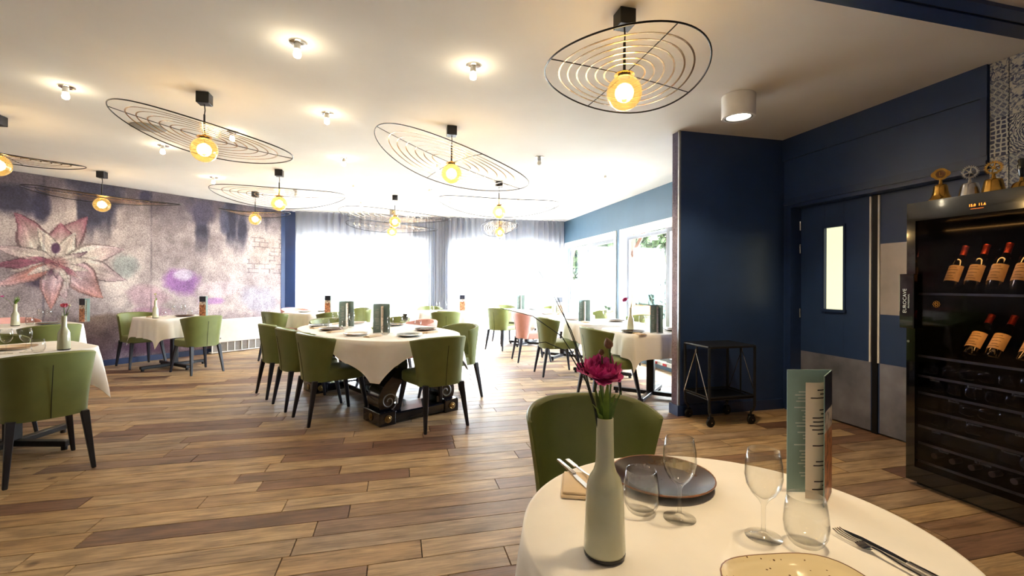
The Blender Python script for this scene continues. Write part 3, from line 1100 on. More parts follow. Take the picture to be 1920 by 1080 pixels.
# ================================================================ CHAIRS
def chair_back_geom():
    nphi, ns, th = 29, 9, 0.05
    rings = []
    for i in range(nphi):
        t_ = -1 + 2 * i / (nphi - 1)
        phi = t_ * PI / 2
        sx = math.copysign(abs(math.sin(phi)) ** (2 / 2.5), phi)
        cy = 1 - abs(math.cos(phi)) ** (2 / 2.5)
        zt = 0.798 - 0.042 * abs(t_) ** 2.2
        loop = []
        def pt(s, inner, dz=0.0):
            w = 0.205 + 0.052 * s ** 1.35
            a = 0.13 + 0.105 * s ** 1.2
            yb = -0.245 - 0.05 * s ** 1.3
            z = 0.375 + s * (zt - 0.375) + dz
            if inner == 0:
                return (w * sx, yb + a * cy, z)
            e = th * (1.0 - 0.25 * s) * (1 - 0.55 * abs(t_) ** 4) * inner
            return ((w - e) * sx, yb + e + (a - e) * cy, z)
        for j in range(ns + 1):
            loop.append(pt(j / ns * 0.985, 0))
        loop.append(pt(1, 0.3, 0.004))
        loop.append(pt(1, 0.7, 0.004))
        for j in range(ns + 1):
            loop.append(pt((1 - j / ns) * 0.985, 1))
        rings.append(loop)
    q = len(rings[0])
    V = [p for r in rings for p in r]
    F = []
    for i in range(nphi - 1):
        for k in range(q):
            l = (k + 1) % q
            F.append((i * q + k, i * q + l, (i + 1) * q + l, (i + 1) * q + k))
    # rounded front ends of the wings
    for i, sgn in ((0, 1), (nphi - 1, -1)):
        base = len(V)
        for j in range(ns + 1):
            a, b = rings[i][j], rings[i][q - 1 - j]
            V.append(((a[0] + b[0]) / 2, a[1] + 0.016, a[2] + (0.004 if j == ns else 0)))
        for j in range(ns):
            F.append((i * q + j, i * q + j + 1, base + j + 1, base + j))
            F.append((i * q + q - 1 - j, base + j, base + j + 1, i * q + q - 2 - j))
        F.append((i * q + ns, i * q + ns + 1, i * q + ns + 2, i * q + ns + 3, base + ns))
        F.append((i * q, base, i * q + q - 1))
    return V, F


def seat_geom():
    n, rows = 40, [(0.94, 0.372), (1.0, 0.385), (1.0, 0.44), (0.985, 0.458), (0.93, 0.468), (0.6, 0.474), (0.02, 0.476)]
    V, F = [], []
    for k, z in rows:
        for i in range(n):
            t_ = 2 * PI * i / n
            x_ = math.copysign(abs(math.cos(t_)) ** 0.42, math.cos(t_))
            y_ = math.copysign(abs(math.sin(t_)) ** 0.42, math.sin(t_))
            hw = 0.212 + 0.014 * y_
            V.append((x_ * hw * k, 0.035 + y_ * 0.232 * k, z))
    for j in range(len(rows) - 1):
        for i in range(n):
            l = (i + 1) % n
            F.append((j * n + i, j * n + l, (j + 1) * n + l, (j + 1) * n + i))
    F.append(tuple(reversed(range(n))))
    F.append(tuple(range((len(rows) - 1) * n, len(rows) * n)))
    return V, F


def make_chair(mat_key, label, loc, rz, group):
    root = thing('dining_chair', label, 'chair', loc, rz, group)
    part('seat', seat_geom(), mat_key, root, True)
    bk = part('backrest', chair_back_geom(), mat_key, root, True)
    seam = [(0.0 - 0.0, -0.2462 - 0.05 * s ** 1.3, 0.378 + s * 0.36) for s in [k / 10 * 0.96 for k in range(11)]]
    part('seam', g_tube(seam, 0.0022, 5), 'seam', bk)
    for sx in (-1, 1):
        part('leg', g_bevel(g_leg((sx * 0.178, 0.205, 0.388), 0.042, (sx * 0.228, 0.27, 0), 0.024), 0.004, 1), 'leg', root)
        part('leg', g_bevel(g_leg((sx * 0.172, -0.205, 0.388), 0.044, (sx * 0.205, -0.27, 0), 0.024), 0.004, 1), 'leg', root)
    return root


def face(deg):
    return math.radians(deg - 90)


AX, AY = -0.48, 0.877           # long axis of the big oval table
QX, QY = 0.877, 0.48


def oval(al, pe):
    return (AX * al + QX * pe, AY * al + QY * pe, 0)


ANG = math.degrees(math.atan2(AY, AX))
G_OV = 'chairs around the big oval table'
G_WALL = 'chairs at the tables by the mural wall'
G_WIN = 'chairs along the window tables'
G_FAR = 'chairs at the far tables by the curtains'
green = make_chair('green', 'moss green leather chair facing the round table with the dark plate and tall menu', (0.70, 1.50, 0), face(-98), 'chair at the round table')
pink = make_chair('pink', 'salmon pink leather chair at the oval table between two green chairs', oval(5.0, 2.93), face(ANG + 90), G_OV)
for loc, deg, lab, grp in (
    ((-2.33, 3.75, 0), 133, 'moss green chair, seamed back to the room, at the cream bottle vase table', 'chairs at the table near the mural'),
    ((-3.27, 4.70, 0), -47, 'moss green chair facing inward across the table with the cream bottle vase', 'chairs at the table near the mural'),
    ((-3.75, 6.12, 0), 140, 'moss green chair with its back to the room at the leafy sprig table', G_WALL),
    ((-2.74, 7.345, 0), 135, 'moss green chair with back seam beside the white heater at the mural wall table', G_WALL),
    ((-3.76, 8.04, 0), -45, 'moss green chair tucked between the mural and the table with a pale flower', G_WALL),
    (oval(4.32, 1.665), ANG - 90, 'moss green chair at the oval table side, nearest the scroll base, facing the windows', G_OV),
    (oval(4.96, 1.665), ANG - 90, 'moss green chair in the middle of the row of three along the oval table', G_OV),
    (oval(5.60, 1.665), ANG - 90, 'moss green chair at the curtain end of the row of three along the oval table', G_OV),
    ((0.305, 4.195, 0), 113, 'moss green chair with seamed back at the scroll base head of the oval table', G_OV),
    (oval(4.17, 2.93), ANG + 90, 'moss green winged chair at the oval table, beside the pink one, by open floor', G_OV),
    (oval(5.66, 2.93), ANG + 90, 'moss green chair at the oval table on the curtain side of the pink chair', G_OV),
    (oval(5.78, 2.26), ANG + 180, 'moss green chair at the far head of the oval table, back to the curtains', G_OV),
    ((2.18, 4.52, 0), 0, 'moss green chair at the window table nearest the partition, its back to the room', G_WIN),
    ((2.16, 6.08, 0), 0, 'moss green chair at the middle window table, next to the pink window chair', G_WIN),
    ((3.36, 6.20, 0), 180, 'moss green chair by the window glass at the middle window table', G_WIN),
    ((3.36, 7.45, 0), 180, 'moss green chair by the window glass opposite the pink window chair', G_WIN),
    ((1.96, 8.66, 0), 40, 'pale green chair standing alone angled to the curtains at the corner table', G_FAR),
    ((3.12, 9.30, 0), 200, 'green chair in the corner between the curtains and the light-washed navy wall', G_FAR),
    ((2.25, 9.62, 0), -80, 'pale chair with its back against the curtains at the corner table', G_FAR),
    ((0.77, 7.83, 0), 88, 'chair with shaded back at the curtain pier table, behind the pink oval table chair', G_FAR),
    ((0.62, 9.22, 0), -85, 'green chair with its back to the bunched curtain on the pier', G_FAR),
    ((-1.84, 8.17, 0), 45, 'chair with shaded back beside the white heater at the mural corner table', G_FAR),
    ((-1.10, 7.98, 0), 128, 'dark green chair back at the corner table, behind the far head of the oval table', G_FAR),
    ((-0.78, 8.98, 0), -140, 'light green chair side on at the corner table before the sheer curtain', G_FAR),
):
    dup(green, loc, face(deg), lab, grp)
dup(pink, (2.12, 7.25, 0), face(0), 'pink leather chair at the window table, its back to the room', G_WIN)
dup(pink, (-1.76, 9.05, 0), face(-45), 'pale pink chair against the curtain corner near the mural', G_FAR)
dup(pink, (-4.62, 7.02, 0), face(-42), 'salmon pink chair against the mural behind the leafy sprig vase', G_WALL)


# ================================================================ TABLES AND CLOTHS
def rrect(hx, hy, n):
    """superellipse outline radius as function of direction"""
    def r(t_):
        return (abs(math.cos(t_) / hx) ** n + abs(math.sin(t_) / hy) ** n) ** (-1 / n)
    return r


def table(label, loc, rz, hx, hy, n, h, base_rot, group=None):
    root = thing('dining_table', label, 'table', loc, rz, group)
    r = rrect(hx - 0.004, hy - 0.004, n)
    part('tabletop', g_prism([(r(2 * PI * k / 48) * math.cos(2 * PI * k / 48), r(2 * PI * k / 48) * math.sin(2 * PI * k / 48)) for k in range(48)], h - 0.03, h), 'wood_dark', root)
    part('column', g_bevel(g_span(-0.04, 0.04, -0.04, 0.04, 0.07, h - 0.03), 0.006, 1), 'black', root, rz=base_rot - rz)
    for k in range(2):
        a_ = part('foot_bar', g_join(g_bevel(g_span(-0.42, 0.42, -0.028, 0.028, 0.028 + 0.0005 * k, 0.07), 0.005, 1)), 'black', root, rz=base_rot - rz + k * PI / 2)
        for s in (-1, 1):
            part('foot_pad', g_move(g_lathe([(0.02, 0), (0.02, 0.028)], 10, True, True), (s * 0.39, 0, 0)), 'black', a_)
    return root


def cloth_geom(hx, hy, n, cx, cy, h, seed=1, ripple=0.02, nth=240, maxdrop=0.42, flare=0.28):
    rs = random.Random(seed)
    ph = [rs.uniform(0, 6.28) for _ in range(4)]
    r = rrect(hx, hy, n)
    V = [(0, 0, h + 0.002)]
    F = []
    rings = []
    steps = 8
    fr_ = [0.45, 0.8, 0.95, 0.99]
    Ls, nrm = [], []
    for i in range(nth):
        t_ = 2 * PI * i / nth
        ox, oy = r(t_) * math.cos(t_), r(t_) * math.sin(t_)
        nx = math.copysign(abs(ox / hx) ** (n - 1) / hx, ox)
        ny = math.copysign(abs(oy / hy) ** (n - 1) / hy, oy)
        l_ = math.hypot(nx, ny)
        nx, ny = nx / l_, ny / l_
        nrm.append((nx, ny))
        L = min((cx - abs(ox)) / max(1e-4, abs(nx)), (cy - abs(oy)) / max(1e-4, abs(ny)))
        Ls.append(min(maxdrop, max(0.05, L)))
    Lmin = min(Ls)
    for ring in range(len(fr_) + steps):
        loop = []
        for i in range(nth):
            t_ = 2 * PI * i / nth
            ro = r(t_)
            c_, s_ = math.cos(t_), math.sin(t_)
            if ring < len(fr_):
                loop.append((ro * fr_[ring] * c_, ro * fr_[ring] * s_, h + 0.002))
            else:
                k = (ring - len(fr_)) / (steps - 1)
                L = Ls[i]
                ex = L - Lmin
                wave = math.sin(t_ * 11 + ph[0]) * 0.6 + math.sin(t_ * 17 + ph[1]) * 0.4
                off = 0.006 + flare * ex * k + ripple * wave * k ** 0.7 * (0.6 + min(1, L / 0.3)) + 0.06 * L * k
                off = max(off, 0.006)
                z = h + 0.002 - (0.0 if k == 0 else 0.004) - L * k * (0.97 if ex > 0.1 else 1)
                q_ = off * min(1, k * 3 + 0.4)
                loop.append((ro * c_ + q_ * nrm[i][0], ro * s_ + q_ * nrm[i][1], z))
        rings.append(len(V))
        V += loop
    for i in range(nth):
        F.append((0, rings[0] + i, rings[0] + (i + 1) % nth))
    for a, b in zip(rings, rings[1:]):
        for i in range(nth):
            k = (i + 1) % nth
            F.append((a + i, b + i, b + k, a + k))
    return V, F


def cloth(label, loc, rz, hx, hy, n, cx, cy, h, group='white tablecloths', **kw):
    o = part('tablecloth', cloth_geom(hx, hy, n, cx, cy, h, **kw), 'cloth', None, 'all', loc=loc, rz=rz)
    return tag(o, label, 'tablecloth', group)


D45 = math.radians(45)
# round table in front
R1 = 0.408
table('round pedestal table under ivory linen in front of the wine cabinet', (0.646, 0.80, 0), 0, R1, R1, 2, 0.745, 0.3)
cloth('ivory cloth on the round table with the dark plate and tall menu', (0.646, 0.80, 0), 0, R1, R1, 2, 0.62, 0.62, 0.748, seed=4, ripple=0.016)
# near left table
table('square pedestal table by the mural with the cream bottle vase', (-2.80, 4.23, 0), D45, 0.41, 0.41, 7, 0.745, math.radians(-14))
cloth('ivory cloth with hanging corner on the table with the cream bottle vase', (-2.80, 4.23, 0), D45, 0.41, 0.41, 7, 0.66, 0.66, 0.748, seed=9)
# table by the mural wall with leafy vase
table('square pedestal table against the mural with the leafy sprig vase', (-4.22, 6.60, 0), D45, 0.41, 0.41, 7, 0.745, D45)
cloth('ivory cloth on the table with the leafy sprig vase', (-4.22, 6.60, 0), D45, 0.41, 0.41, 7, 0.66, 0.66, 0.748, seed=12)
# wall table with pale flower
table('square pedestal table by the mural next to the white heater', (-3.22, 7.80, 0), D45, 0.40, 0.40, 8, 0.745, D45)
cloth('ivory cloth with two pointed hanging corners on the table next to the white heater', (-3.22, 7.80, 0), D45, 0.40, 0.40, 8, 0.67, 0.67, 0.748, seed=15)
# window tables
for nm, cl, y_, hy_ in (('window table nearest the partition', 'white cloth with a pointed corner on the window table nearest the partition', 4.60, 0.42),
                        ('middle window table', 'white cloth on the middle window table', 5.86, 0.46),
                        ('window table at the pink chair', 'white cloth on the window table at the pink chair', 7.42, 0.42)):
    table('pedestal table under white linen, ' + nm, (2.74, y_, 0), 0, 0.44, hy_, 8, 0.735, D45, 'window tables')
    cloth(cl, (2.74, y_, 0), 0, 0.44, hy_, 8, 0.68, hy_ + 0.24, 0.738, seed=int(y_ * 10))
table('corner table under white linen by the curtains and light-washed navy wall', (2.58, 9.12, 0), math.radians(30), 0.42, 0.42, 8, 0.735, D45)
cloth('white cloth on the corner table by the light-washed navy wall', (2.58, 9.12, 0), math.radians(30), 0.42, 0.42, 8, 0.66, 0.66, 0.738, seed=31)
table('table under white linen before the curtain pier', (0.80, 8.52, 0), 0, 0.46, 0.42, 8, 0.745, D45)
cloth('white cloth on the table before the curtain pier', (0.80, 8.52, 0), 0, 0.46, 0.42, 8, 0.70, 0.66, 0.748, seed=33)
table('table under white linen near the mural and curtain corner', (-1.38, 8.60, 0), D45, 0.42, 0.42, 8, 0.745, 0)
cloth('white cloth on the table near the mural and curtain corner', (-1.38, 8.60, 0), D45, 0.42, 0.42, 8, 0.66, 0.66, 0.748, seed=35)

# ---- big oval table with carved scroll base
OC = oval(4.665, 2.27)
OROT = math.atan2(AY, AX)
ot = thing('oval_table', 'large oval dining table on blue black carved scroll pedestals', 'table', OC, OROT)
ro = rrect(1.125, 0.65, 2.5)
part('tabletop', g_prism([(ro(2 * PI * k / 72) * math.cos(2 * PI * k / 72), ro(2 * PI * k / 72) * math.sin(2 * PI * k / 72)) for k in range(72)], 0.70, 0.745), 'carved', ot)
part('apron', g_prism([(0.86 * ro(2 * PI * k / 48) * math.cos(2 * PI * k / 48), 0.86 * ro(2 * PI * k / 48) * math.sin(2 * PI * k / 48)) for k in range(48)], 0.62, 0.70), 'carved', ot)


def scroll_leg_geom(side, depth):
    """S profile drawn in the table's cross plane (y,z), extruded along x"""
    # centre line and half widths, y outward positive
    cl = [(0.20, 0.115, 0.06), (0.295, 0.125, 0.085), (0.325, 0.20, 0.10), (0.30, 0.285, 0.095), (0.245, 0.36, 0.075), (0.19, 0.43, 0.062),
          (0.165, 0.50, 0.06), (0.185, 0.565, 0.065), (0.235, 0.62, 0.06)]
    pts = []
    # densify with Catmull-Rom
    def cr(p0, p1, p2, p3, t_):
        return tuple(0.5 * (2 * b + (c - a) * t_ + (2 * a - 5 * b + 4 * c - d) * t_ ** 2 + (-a + 3 * b - 3 * c + d) * t_ ** 3) for a, b, c, d in zip(p0, p1, p2, p3))
    for i in range(len(cl) - 1):
        for s in range(5):
            pts.append(cr(cl[max(i - 1, 0)], cl[i], cl[i + 1], cl[min(i + 2, len(cl) - 1)], s / 5))
    pts.append(cl[-1])
    L_, R_ = [], []
    for i, (y_, z_, w_) in enumerate(pts):
        a, b = pts[max(i - 1, 0)], pts[min(i + 1, len(pts) - 1)]
        dy, dz = b[0] - a[0], b[1] - a[1]
        l = math.hypot(dy, dz) or 1
        L_.append((y_ - dz / l * w_ * 0.8, z_ + dy / l * w_ * 0.8))
        R_.append((y_ + dz / l * w_ * 0.8, z_ - dy / l * w_ * 0.8))
    V, F = [], []
    n = len(pts)
    for x_ in (-depth / 2, depth / 2):
        V += [(x_, side * p[0], max(0.105, p[1])) for p in L_] + [(x_, side * p[0], max(0.105, p[1])) for p in R_]
    for i in range(n - 1):
        F += [(i, i + 1, n + i + 1, n + i), (2 * n + i, 3 * n + i, 3 * n + i + 1, 2 * n + i + 1),
              (i, 2 * n + i, 2 * n + i + 1, i + 1), (n + i, n + i + 1, 3 * n + i + 1, 3 * n + i)]
    F += [(0, n, 3 * n, 2 * n), (n - 1, 3 * n - 1, 4 * n - 1, 2 * n - 1)]
    return V, F


for ex in (-0.80, 0.80):
    base = part('sled_base', g_join(g_bevel(g_span(ex - 0.15, ex + 0.15, -0.40, 0.40, 0.012, 0.10), 0.012, 2),
                                    g_bevel(g_span(ex - 0.165, ex + 0.165, -0.42, -0.26, 0, 0.125), 0.01, 2), g_bevel(g_span(ex - 0.165, ex + 0.165, 0.26, 0.42, 0, 0.125), 0.01, 2)), 'carved', ot)
    for sd in (-1, 1):
        ro_ = g_move(g_lathe([(0.034, 0), (0.034, 0.006), (0.026, 0.009), (0.02, 0.006), (0.012, 0.012), (0.002, 0.012)], 16, True, True), (ex - 0.166, sd * 0.34, 0.062), Matrix.Rotation(-PI / 2, 4, 'Y'))
        part('rosette', ro_, 'rosette', base)
        ro2 = g_move(g_lathe([(0.034, 0), (0.034, 0.006), (0.026, 0.009), (0.02, 0.006), (0.012, 0.012), (0.002, 0.012)], 16, True, True), (ex, sd * 0.421, 0.062), Matrix.Rotation(-sd * PI / 2, 4, 'X'))
        part('rosette', ro2, 'rosette', base)
        sl = part('scroll_leg', g_move(scroll_leg_geom(sd, 0.22), (ex, 0, 0)), 'carved', ot, True)
        for fx in (-1, 1):
            sp = []
            for k in range(40):
                a = k / 39 * 3.4 * PI
                rr = 0.015 + 0.068 * k / 39
                sp.append((ex + fx * 0.112, sd * (0.305 + rr * math.cos(a)), 0.2 + rr * math.sin(a)))
            part('spiral_carving', g_tube(sp, 0.006, 5), 'alu', sl)
part('stretcher_beam', g_bevel(g_span(-0.72, 0.72, -0.07, 0.07, 0.03, 0.09), 0.01, 1), 'carved', ot)
cloth('large ivory cloth with deep pointed corner on the oval table', OC, OROT, 1.135, 0.66, 2.5, 1.235, 0.76, 0.748, seed=21, nth=320, ripple=0.022, flare=0.14, maxdrop=0.36)


# ================================================================ TABLEWARE prototypes
def wine_prof():
    return [(0.0335, 0.0), (0.0335, 0.0015), (0.012, 0.0045), (0.0042, 0.012), (0.0036, 0.03), (0.0042, 0.062), (0.009, 0.072), (0.022, 0.086), (0.031, 0.102),
            (0.0345, 0.12), (0.0335, 0.145), (0.0285, 0.172), (0.0275, 0.172), (0.0325, 0.145), (0.0335, 0.12), (0.030, 0.1025), (0.021, 0.087), (0.006, 0.0765), (0.001, 0.0755)]


def tumbler_prof():
    return [(0.024, 0.0), (0.03, 0.006), (0.0365, 0.02), (0.039, 0.04), (0.037, 0.066), (0.0325, 0.092), (0.0315, 0.092), (0.036, 0.066), (0.038, 0.04), (0.035, 0.021), (0.027, 0.01), (0.001, 0.008)]


WG = mesh('wine_glass', g_lathe(wine_prof(), 28), 'clear', 'all')
TB = mesh('water_tumbler', g_lathe(tumbler_prof(), 28), 'clear', 'all')


def wine_glass(x, y_, z, label, group):
    return tag(ob('wine_glass', WG, None, (x, y_, z)), label, 'wine glass', group)


def tumbler(x, y_, z, label, group):
    return tag(ob('water_tumbler', TB, None, (x, y_, z)), label, 'tumbler', group)


def plate(x, y_, z, r, m, mrim, label, group, bowl=0.35):
    root = thing('plate', label, 'plate', (x, y_, z), 0, group)
    part('dish', g_lathe([(r * 0.6, 0), (r * 0.75, 0.004), (r * 0.985, 0.019), (r * 0.97, 0.021), (r * 0.72, 0.009), (r * 0.66, 0.007), (0.002, 0.006)], 40), m, root, True)
    part('rim', g_lathe([(r * 0.97, 0.0212), (r * 0.99, 0.0225), (r, 0.0195), (r * 0.975, 0.0165)], 40, False), mrim, root, 'all')
    return root


def vase_obj(x, y_, z, label, scale=1.0, group='grey green bottle vases'):
    root = thing('bottle_vase', label, 'vase', (x, y_, z), 0, group)
    root.scale = (scale,) * 3
    part('body', g_lathe([(0.0375, 0.008), (0.0385, 0.012), (0.0365, 0.06), (0.0340, 0.115), (0.0325, 0.130), (0.0285, 0.143), (0.0215, 0.154), (0.0178, 0.166), (0.0165, 0.18), (0.0155, 0.252), (0.0145, 0.253), (0.0135, 0.25), (0.0145, 0.18), (0.001, 0.176)], 32), 'vase', root, 'all')
    part('thick_base', g_lathe([(0.0345, 0), (0.0378, 0.003), (0.0382, 0.0079)], 32), 'vasedark', root, True)
    return root


def petal_geom(L, W, cup, seed):
    rs = random.Random(seed)
    k1 = rs.uniform(0, 6)
    def f(a, b):
        t_ = (a - 0.5) * 2
        w_ = W * math.sin(PI * min(1, b * 0.62 + 0.2)) * t_
        y_ = L * b * math.cos(cup * b) + 0.0
        z_ = L * b * math.sin(cup * b) + 0.35 * W * t_ * t_ + 0.0025 * math.sin(9 * t_ + 5 * b + k1) * b
        return (w_, y_, z_)
    return g_grid(f, 8, 6)


def bloom(parent, loc, r, m, seed, layers=3, tilt=(0, 0, 0)):
    rs = random.Random(seed)
    for ly in range(layers):
        n = 6 + ly
        for k in range(n):
            L = r * (0.62 + 0.2 * ly) * rs.uniform(0.85, 1.12)
            cup = 1.15 - 0.33 * ly + rs.uniform(-0.15, 0.15)
            g_ = petal_geom(L, r * 0.6, cup, seed * 50 + ly * 10 + k)
            a = 2 * PI * k / n + ly * 0.5 + rs.uniform(-0.2, 0.2)
            mt = Matrix.Rotation(tilt[2], 4, 'Z') @ Matrix.Rotation(tilt[0], 4, 'X') @ Matrix.Rotation(tilt[1], 4, 'Y') @ Matrix.Rotation(a, 4, 'Z') @ Matrix.Translation((0, r * 0.05, 0))
            part('petal', g_move(g_move(g_, rot=mt), loc), m, parent, 'all')


def leaf_strip(pts, w):
    pts = [Vector(p) for p in pts]
    V, F = [], []
    n = len(pts)
    for i, p in enumerate(pts):
        d = pts[min(i + 1, n - 1)] - pts[max(i - 1, 0)]
        a = d.cross(Vector((0.3, 0.2, 1))).normalized()
        ww = w * math.sin(PI * (0.12 + 0.88 * i / (n - 1)) * 0.98) + 0.0004
        V += [tuple(p - a * ww), tuple(p + Vector((0, 0, -ww * 0.4))), tuple(p + a * ww)]
    for i in range(n - 1):
        for k in (0, 1):
            F.append((3 * i + k, 3 * i + k + 1, 3 * i + k + 4, 3 * i + k + 3))
    return V, F


# ---- settings on the round table (z = cloth top)
ZT = 0.7515
T1 = 'glassware on the round table'
vase_obj(0.372, 0.782, ZT, 'grey green bottle vase holding the magenta ranunculus on the round table')
fl = thing('ranunculus_stem', 'magenta ranunculus with bud, grasses and leaves in the bottle vase on the round table', 'flower', (0.372, 0.782, ZT + 0.18))
part('stem', g_tube([(0, 0, 0), (-0.002, 0.001, 0.06), (-0.007, 0.002, 0.12), (-0.011, 0.002, 0.155)], 0.0024, 7), 'stem', fl)
bloom(fl, (-0.011, 0.0, 0.150), 0.035, 'petal', 3, 4, (0.35, 0.1, 0))
part('stem', g_tube([(0.003, 0, 0), (0.007, 0.002, 0.07), (0.013, 0.004, 0.13), (0.015, 0.005, 0.165), (0.011, 0.006, 0.198)], 0.0019, 7), 'stem', fl)
part('bud', g_move(g_lathe([(0.001, -0.008), (0.0068, -0.004), (0.0085, 0.001), (0.0068, 0.007), (0.0025, 0.0125), (0.0005, 0.0145)], 14), (0.010, 0.006, 0.206), Matrix.Rotation(-0.35, 4, 'Y')), 'bud', fl, 'all')
part('stem', g_tube([(0.0, 0.004, 0), (0.0, 0.006, 0.09), (-0.002, 0.01, 0.185)], 0.0014, 6), 'stem', fl)
part('bud', g_move(g_lathe([(0.001, -0.004), (0.0055, 0), (0.004, 0.006), (0.001, 0.008)], 12), (-0.003, 0.010, 0.190)), 'bud', fl, 'all')
for k, (dx, dz, w_) in enumerate(((-0.020, 0.10, 0.0035), (0.022, 0.10, 0.003), (-0.012, 0.085, 0.004), (0.014, 0.075, 0.0045), (0.004, 0.11, 0.004), (-0.028, 0.075, 0.0022), (0.030, 0.085, 0.002), (-0.018, 0.045, 0.003))):
    part('leaf', leaf_strip([(dx * 0.1, 0.001 * k, 0.02), (dx * 0.35, 0.002, 0.06), (dx * 0.6, 0.004 - 0.001 * k, 0.06 + dz * 0.4), (dx, 0.004 - 0.002 * k, 0.06 + dz * (0.55 if k % 2 else 0.75))], w_ * 1.7), 'leafbright' if k % 3 else 'stem', fl, 'all')
for pts in (
    [(-0.004, 0, 0), (-0.016, 0.004, 0.08), (-0.038, 0.01, 0.17), (-0.062, 0.016, 0.235), (-0.10, 0.022, 0.31), (-0.142, 0.028, 0.375)],
    [(-0.005, 0, 0), (-0.020, 0.002, 0.09), (-0.045, 0.002, 0.165), (-0.085, 0.002, 0.225), (-0.14, 0.0, 0.262), (-0.20, -0.004, 0.277)],
    [(-0.003, 0.002, 0), (-0.016, 0.006, 0.09), (-0.04, 0.012, 0.17), (-0.07, 0.018, 0.25), (-0.088, 0.02, 0.30)],
    [(-0.005, 0.001, 0.05), (-0.03, 0.003, 0.13), (-0.07, 0.004, 0.195), (-0.115, 0.003, 0.215), (-0.15, 0.0, 0.212)],
):
    n_ = 14
    dense = []
    for i in range(len(pts) - 1):
        for s in range(4):
            dense.append(tuple(Vector(pts[i]).lerp(Vector(pts[i + 1]), s / 4)))
    dense.append(pts[-1])
    m_ = len(dense)
    part('grass_blade', g_tube(dense, [0.0018 * (1 - 0.7 * i / (m_ - 1)) for i in range(m_)], 5), 'grass', fl)

tumbler(0.52, 0.91, ZT, 'clear rounded tumbler between the vase and the dark plate on the round table', T1)
tumbler(0.765, 0.722, ZT, 'clear rounded tumbler in front of the tall menu on the round table', T1)
wine_glass(0.585, 0.865, ZT, 'empty wine glass in front of the dark plate on the round table', T1)
wine_glass(0.705, 0.763, ZT, 'empty wine glass standing alone between the two tumblers on the round table', T1)
plate(0.648, 1.035, ZT, 0.128, 'porc_dark', 'porc_rim', 'dark bronze glazed plate with copper rim on the round table', None)
# speckled cream plate, squarish
sp = thing('plate', 'speckled cream squarish plate with brown rim on the round table', 'plate', (0.628, 0.575, ZT), math.radians(-8))
sp.scale = (1.12, 1.04, 1)
def sq_ring(r, z, n_=3.4, m=56):
    o_ = []
    for k in range(m):
        t_ = 2 * PI * k / m
        q = (abs(math.cos(t_)) ** n_ + abs(math.sin(t_)) ** n_) ** (-1 / n_)
        o_.append((r * q * math.cos(t_), r * q * math.sin(t_), z))
    return o_
def sq_loft(rs_, n_=3.4, m=56, cap=True):
    V, F = [], []
    for r, z in rs_:
        V += sq_ring(r, z, n_, m)
    for j in range(len(rs_) - 1):
        for i in range(m):
            k = (i + 1) % m
            F.append((j * m + i, j * m + k, (j + 1) * m + k, (j + 1) * m + i))
    if cap:
        F.append(tuple(range((len(rs_) - 1) * m, len(rs_) * m)))
    return V, F
part('dish', sq_loft([(0.08, 0), (0.09, 0.003), (0.108, 0.016), (0.107, 0.0175), (0.088, 0.008), (0.05, 0.006)]), 'speckle', sp, 'all')
part('rim', sq_loft([(0.1072, 0.0176), (0.109, 0.0178), (0.1092, 0.0155)], cap=False), 'porc_rim', sp, 'all')


def fork_geom():
    gs = [g_tube([(0, -0.10, 0.004), (0, -0.05, 0.004), (0, 0.0, 0.005), (0, 0.035, 0.009), (0, 0.05, 0.008)], 0, flat=(0.006, 0.002))]
    gs.append(g_grid(lambda a, b: ((a - 0.5) * (0.008 + 0.014 * math.sin(min(1, b * 1.5) * PI / 2)), 0.045 + 0.03 * b, 0.007 - 0.004 * math.sin(b * PI)), 5, 5))
    for k in range(4):
        x_ = -0.0095 + 0.00633 * k
        gs.append(g_tube([(x_, 0.073, 0.007), (x_, 0.09, 0.005), (x_, 0.108, 0.006), (x_ * 0.9, 0.12, 0.0095)], 0, flat=(0.0026, 0.0016)))
    gs.append(g_tube([(0, -0.10, 0.003), (0, -0.09, 0.003), (0, -0.05, 0.003)], 0, flat=(0.012, 0.003)))
    return g_join(*gs)


def knife_geom():
    poly = [(-0.004, 0.0), (0.006, 0.0), (0.0085, 0.03), (0.0085, 0.085), (0.002, 0.118), (-0.004, 0.122)]
    return g_join(g_prism(poly, 0.0015, 0.003), g_bevel(g_span(-0.0055, 0.0055, -0.10, 0.0, 0.0, 0.006), 0.002, 2))


FORK = mesh('fork', fork_geom(), 'chrome', True)
KNIFE = mesh('knife', knife_geom(), 'chrome', True)


def cutlery(kind, x, y_, z, rz, label, group=None):
    return tag(ob(kind, FORK if kind == 'fork' else KNIFE, None, (x, y_, z), rz), label, kind, group)


cutlery('fork', 0.862, 0.62, ZT + 0.001, math.radians(2), 'steel fork lying beside the speckled cream plate')
cutlery('knife', 0.885, 0.625, ZT + 0.001, math.radians(4), 'steel knife lying beside the fork near the speckled plate')


def napkin(x, y_, z, rz, label, group='folded napkins', L=0.17, W=0.075):
    root = thing('napkin', label, 'napkin', (x, y_, z), rz, group)
    part('lower_fold', g_bevel(g_span(-W / 2, W / 2, -L / 2, L / 2, 0, 0.008), 0.003, 2), 'napkin', root, True)
    part('upper_fold', g_bevel(g_span(-W / 2 + 0.004, W / 2 - 0.012, -L / 2 + 0.004, L / 2 - 0.006, 0.0082, 0.015), 0.003, 2), 'napkin', root, True)
    return root


napkin(0.428, 1.055, ZT, math.radians(-22), 'folded beige napkin with knife and fork behind the vase on the round table', L=0.13)
cutlery('knife', 0.435, 1.09, ZT + 0.0155, math.radians(184), 'steel knife resting on the folded napkin behind the vase')
cutlery('fork', 0.462, 1.085, ZT + 0.0155, math.radians(186), 'steel fork resting on the folded napkin behind the vase')


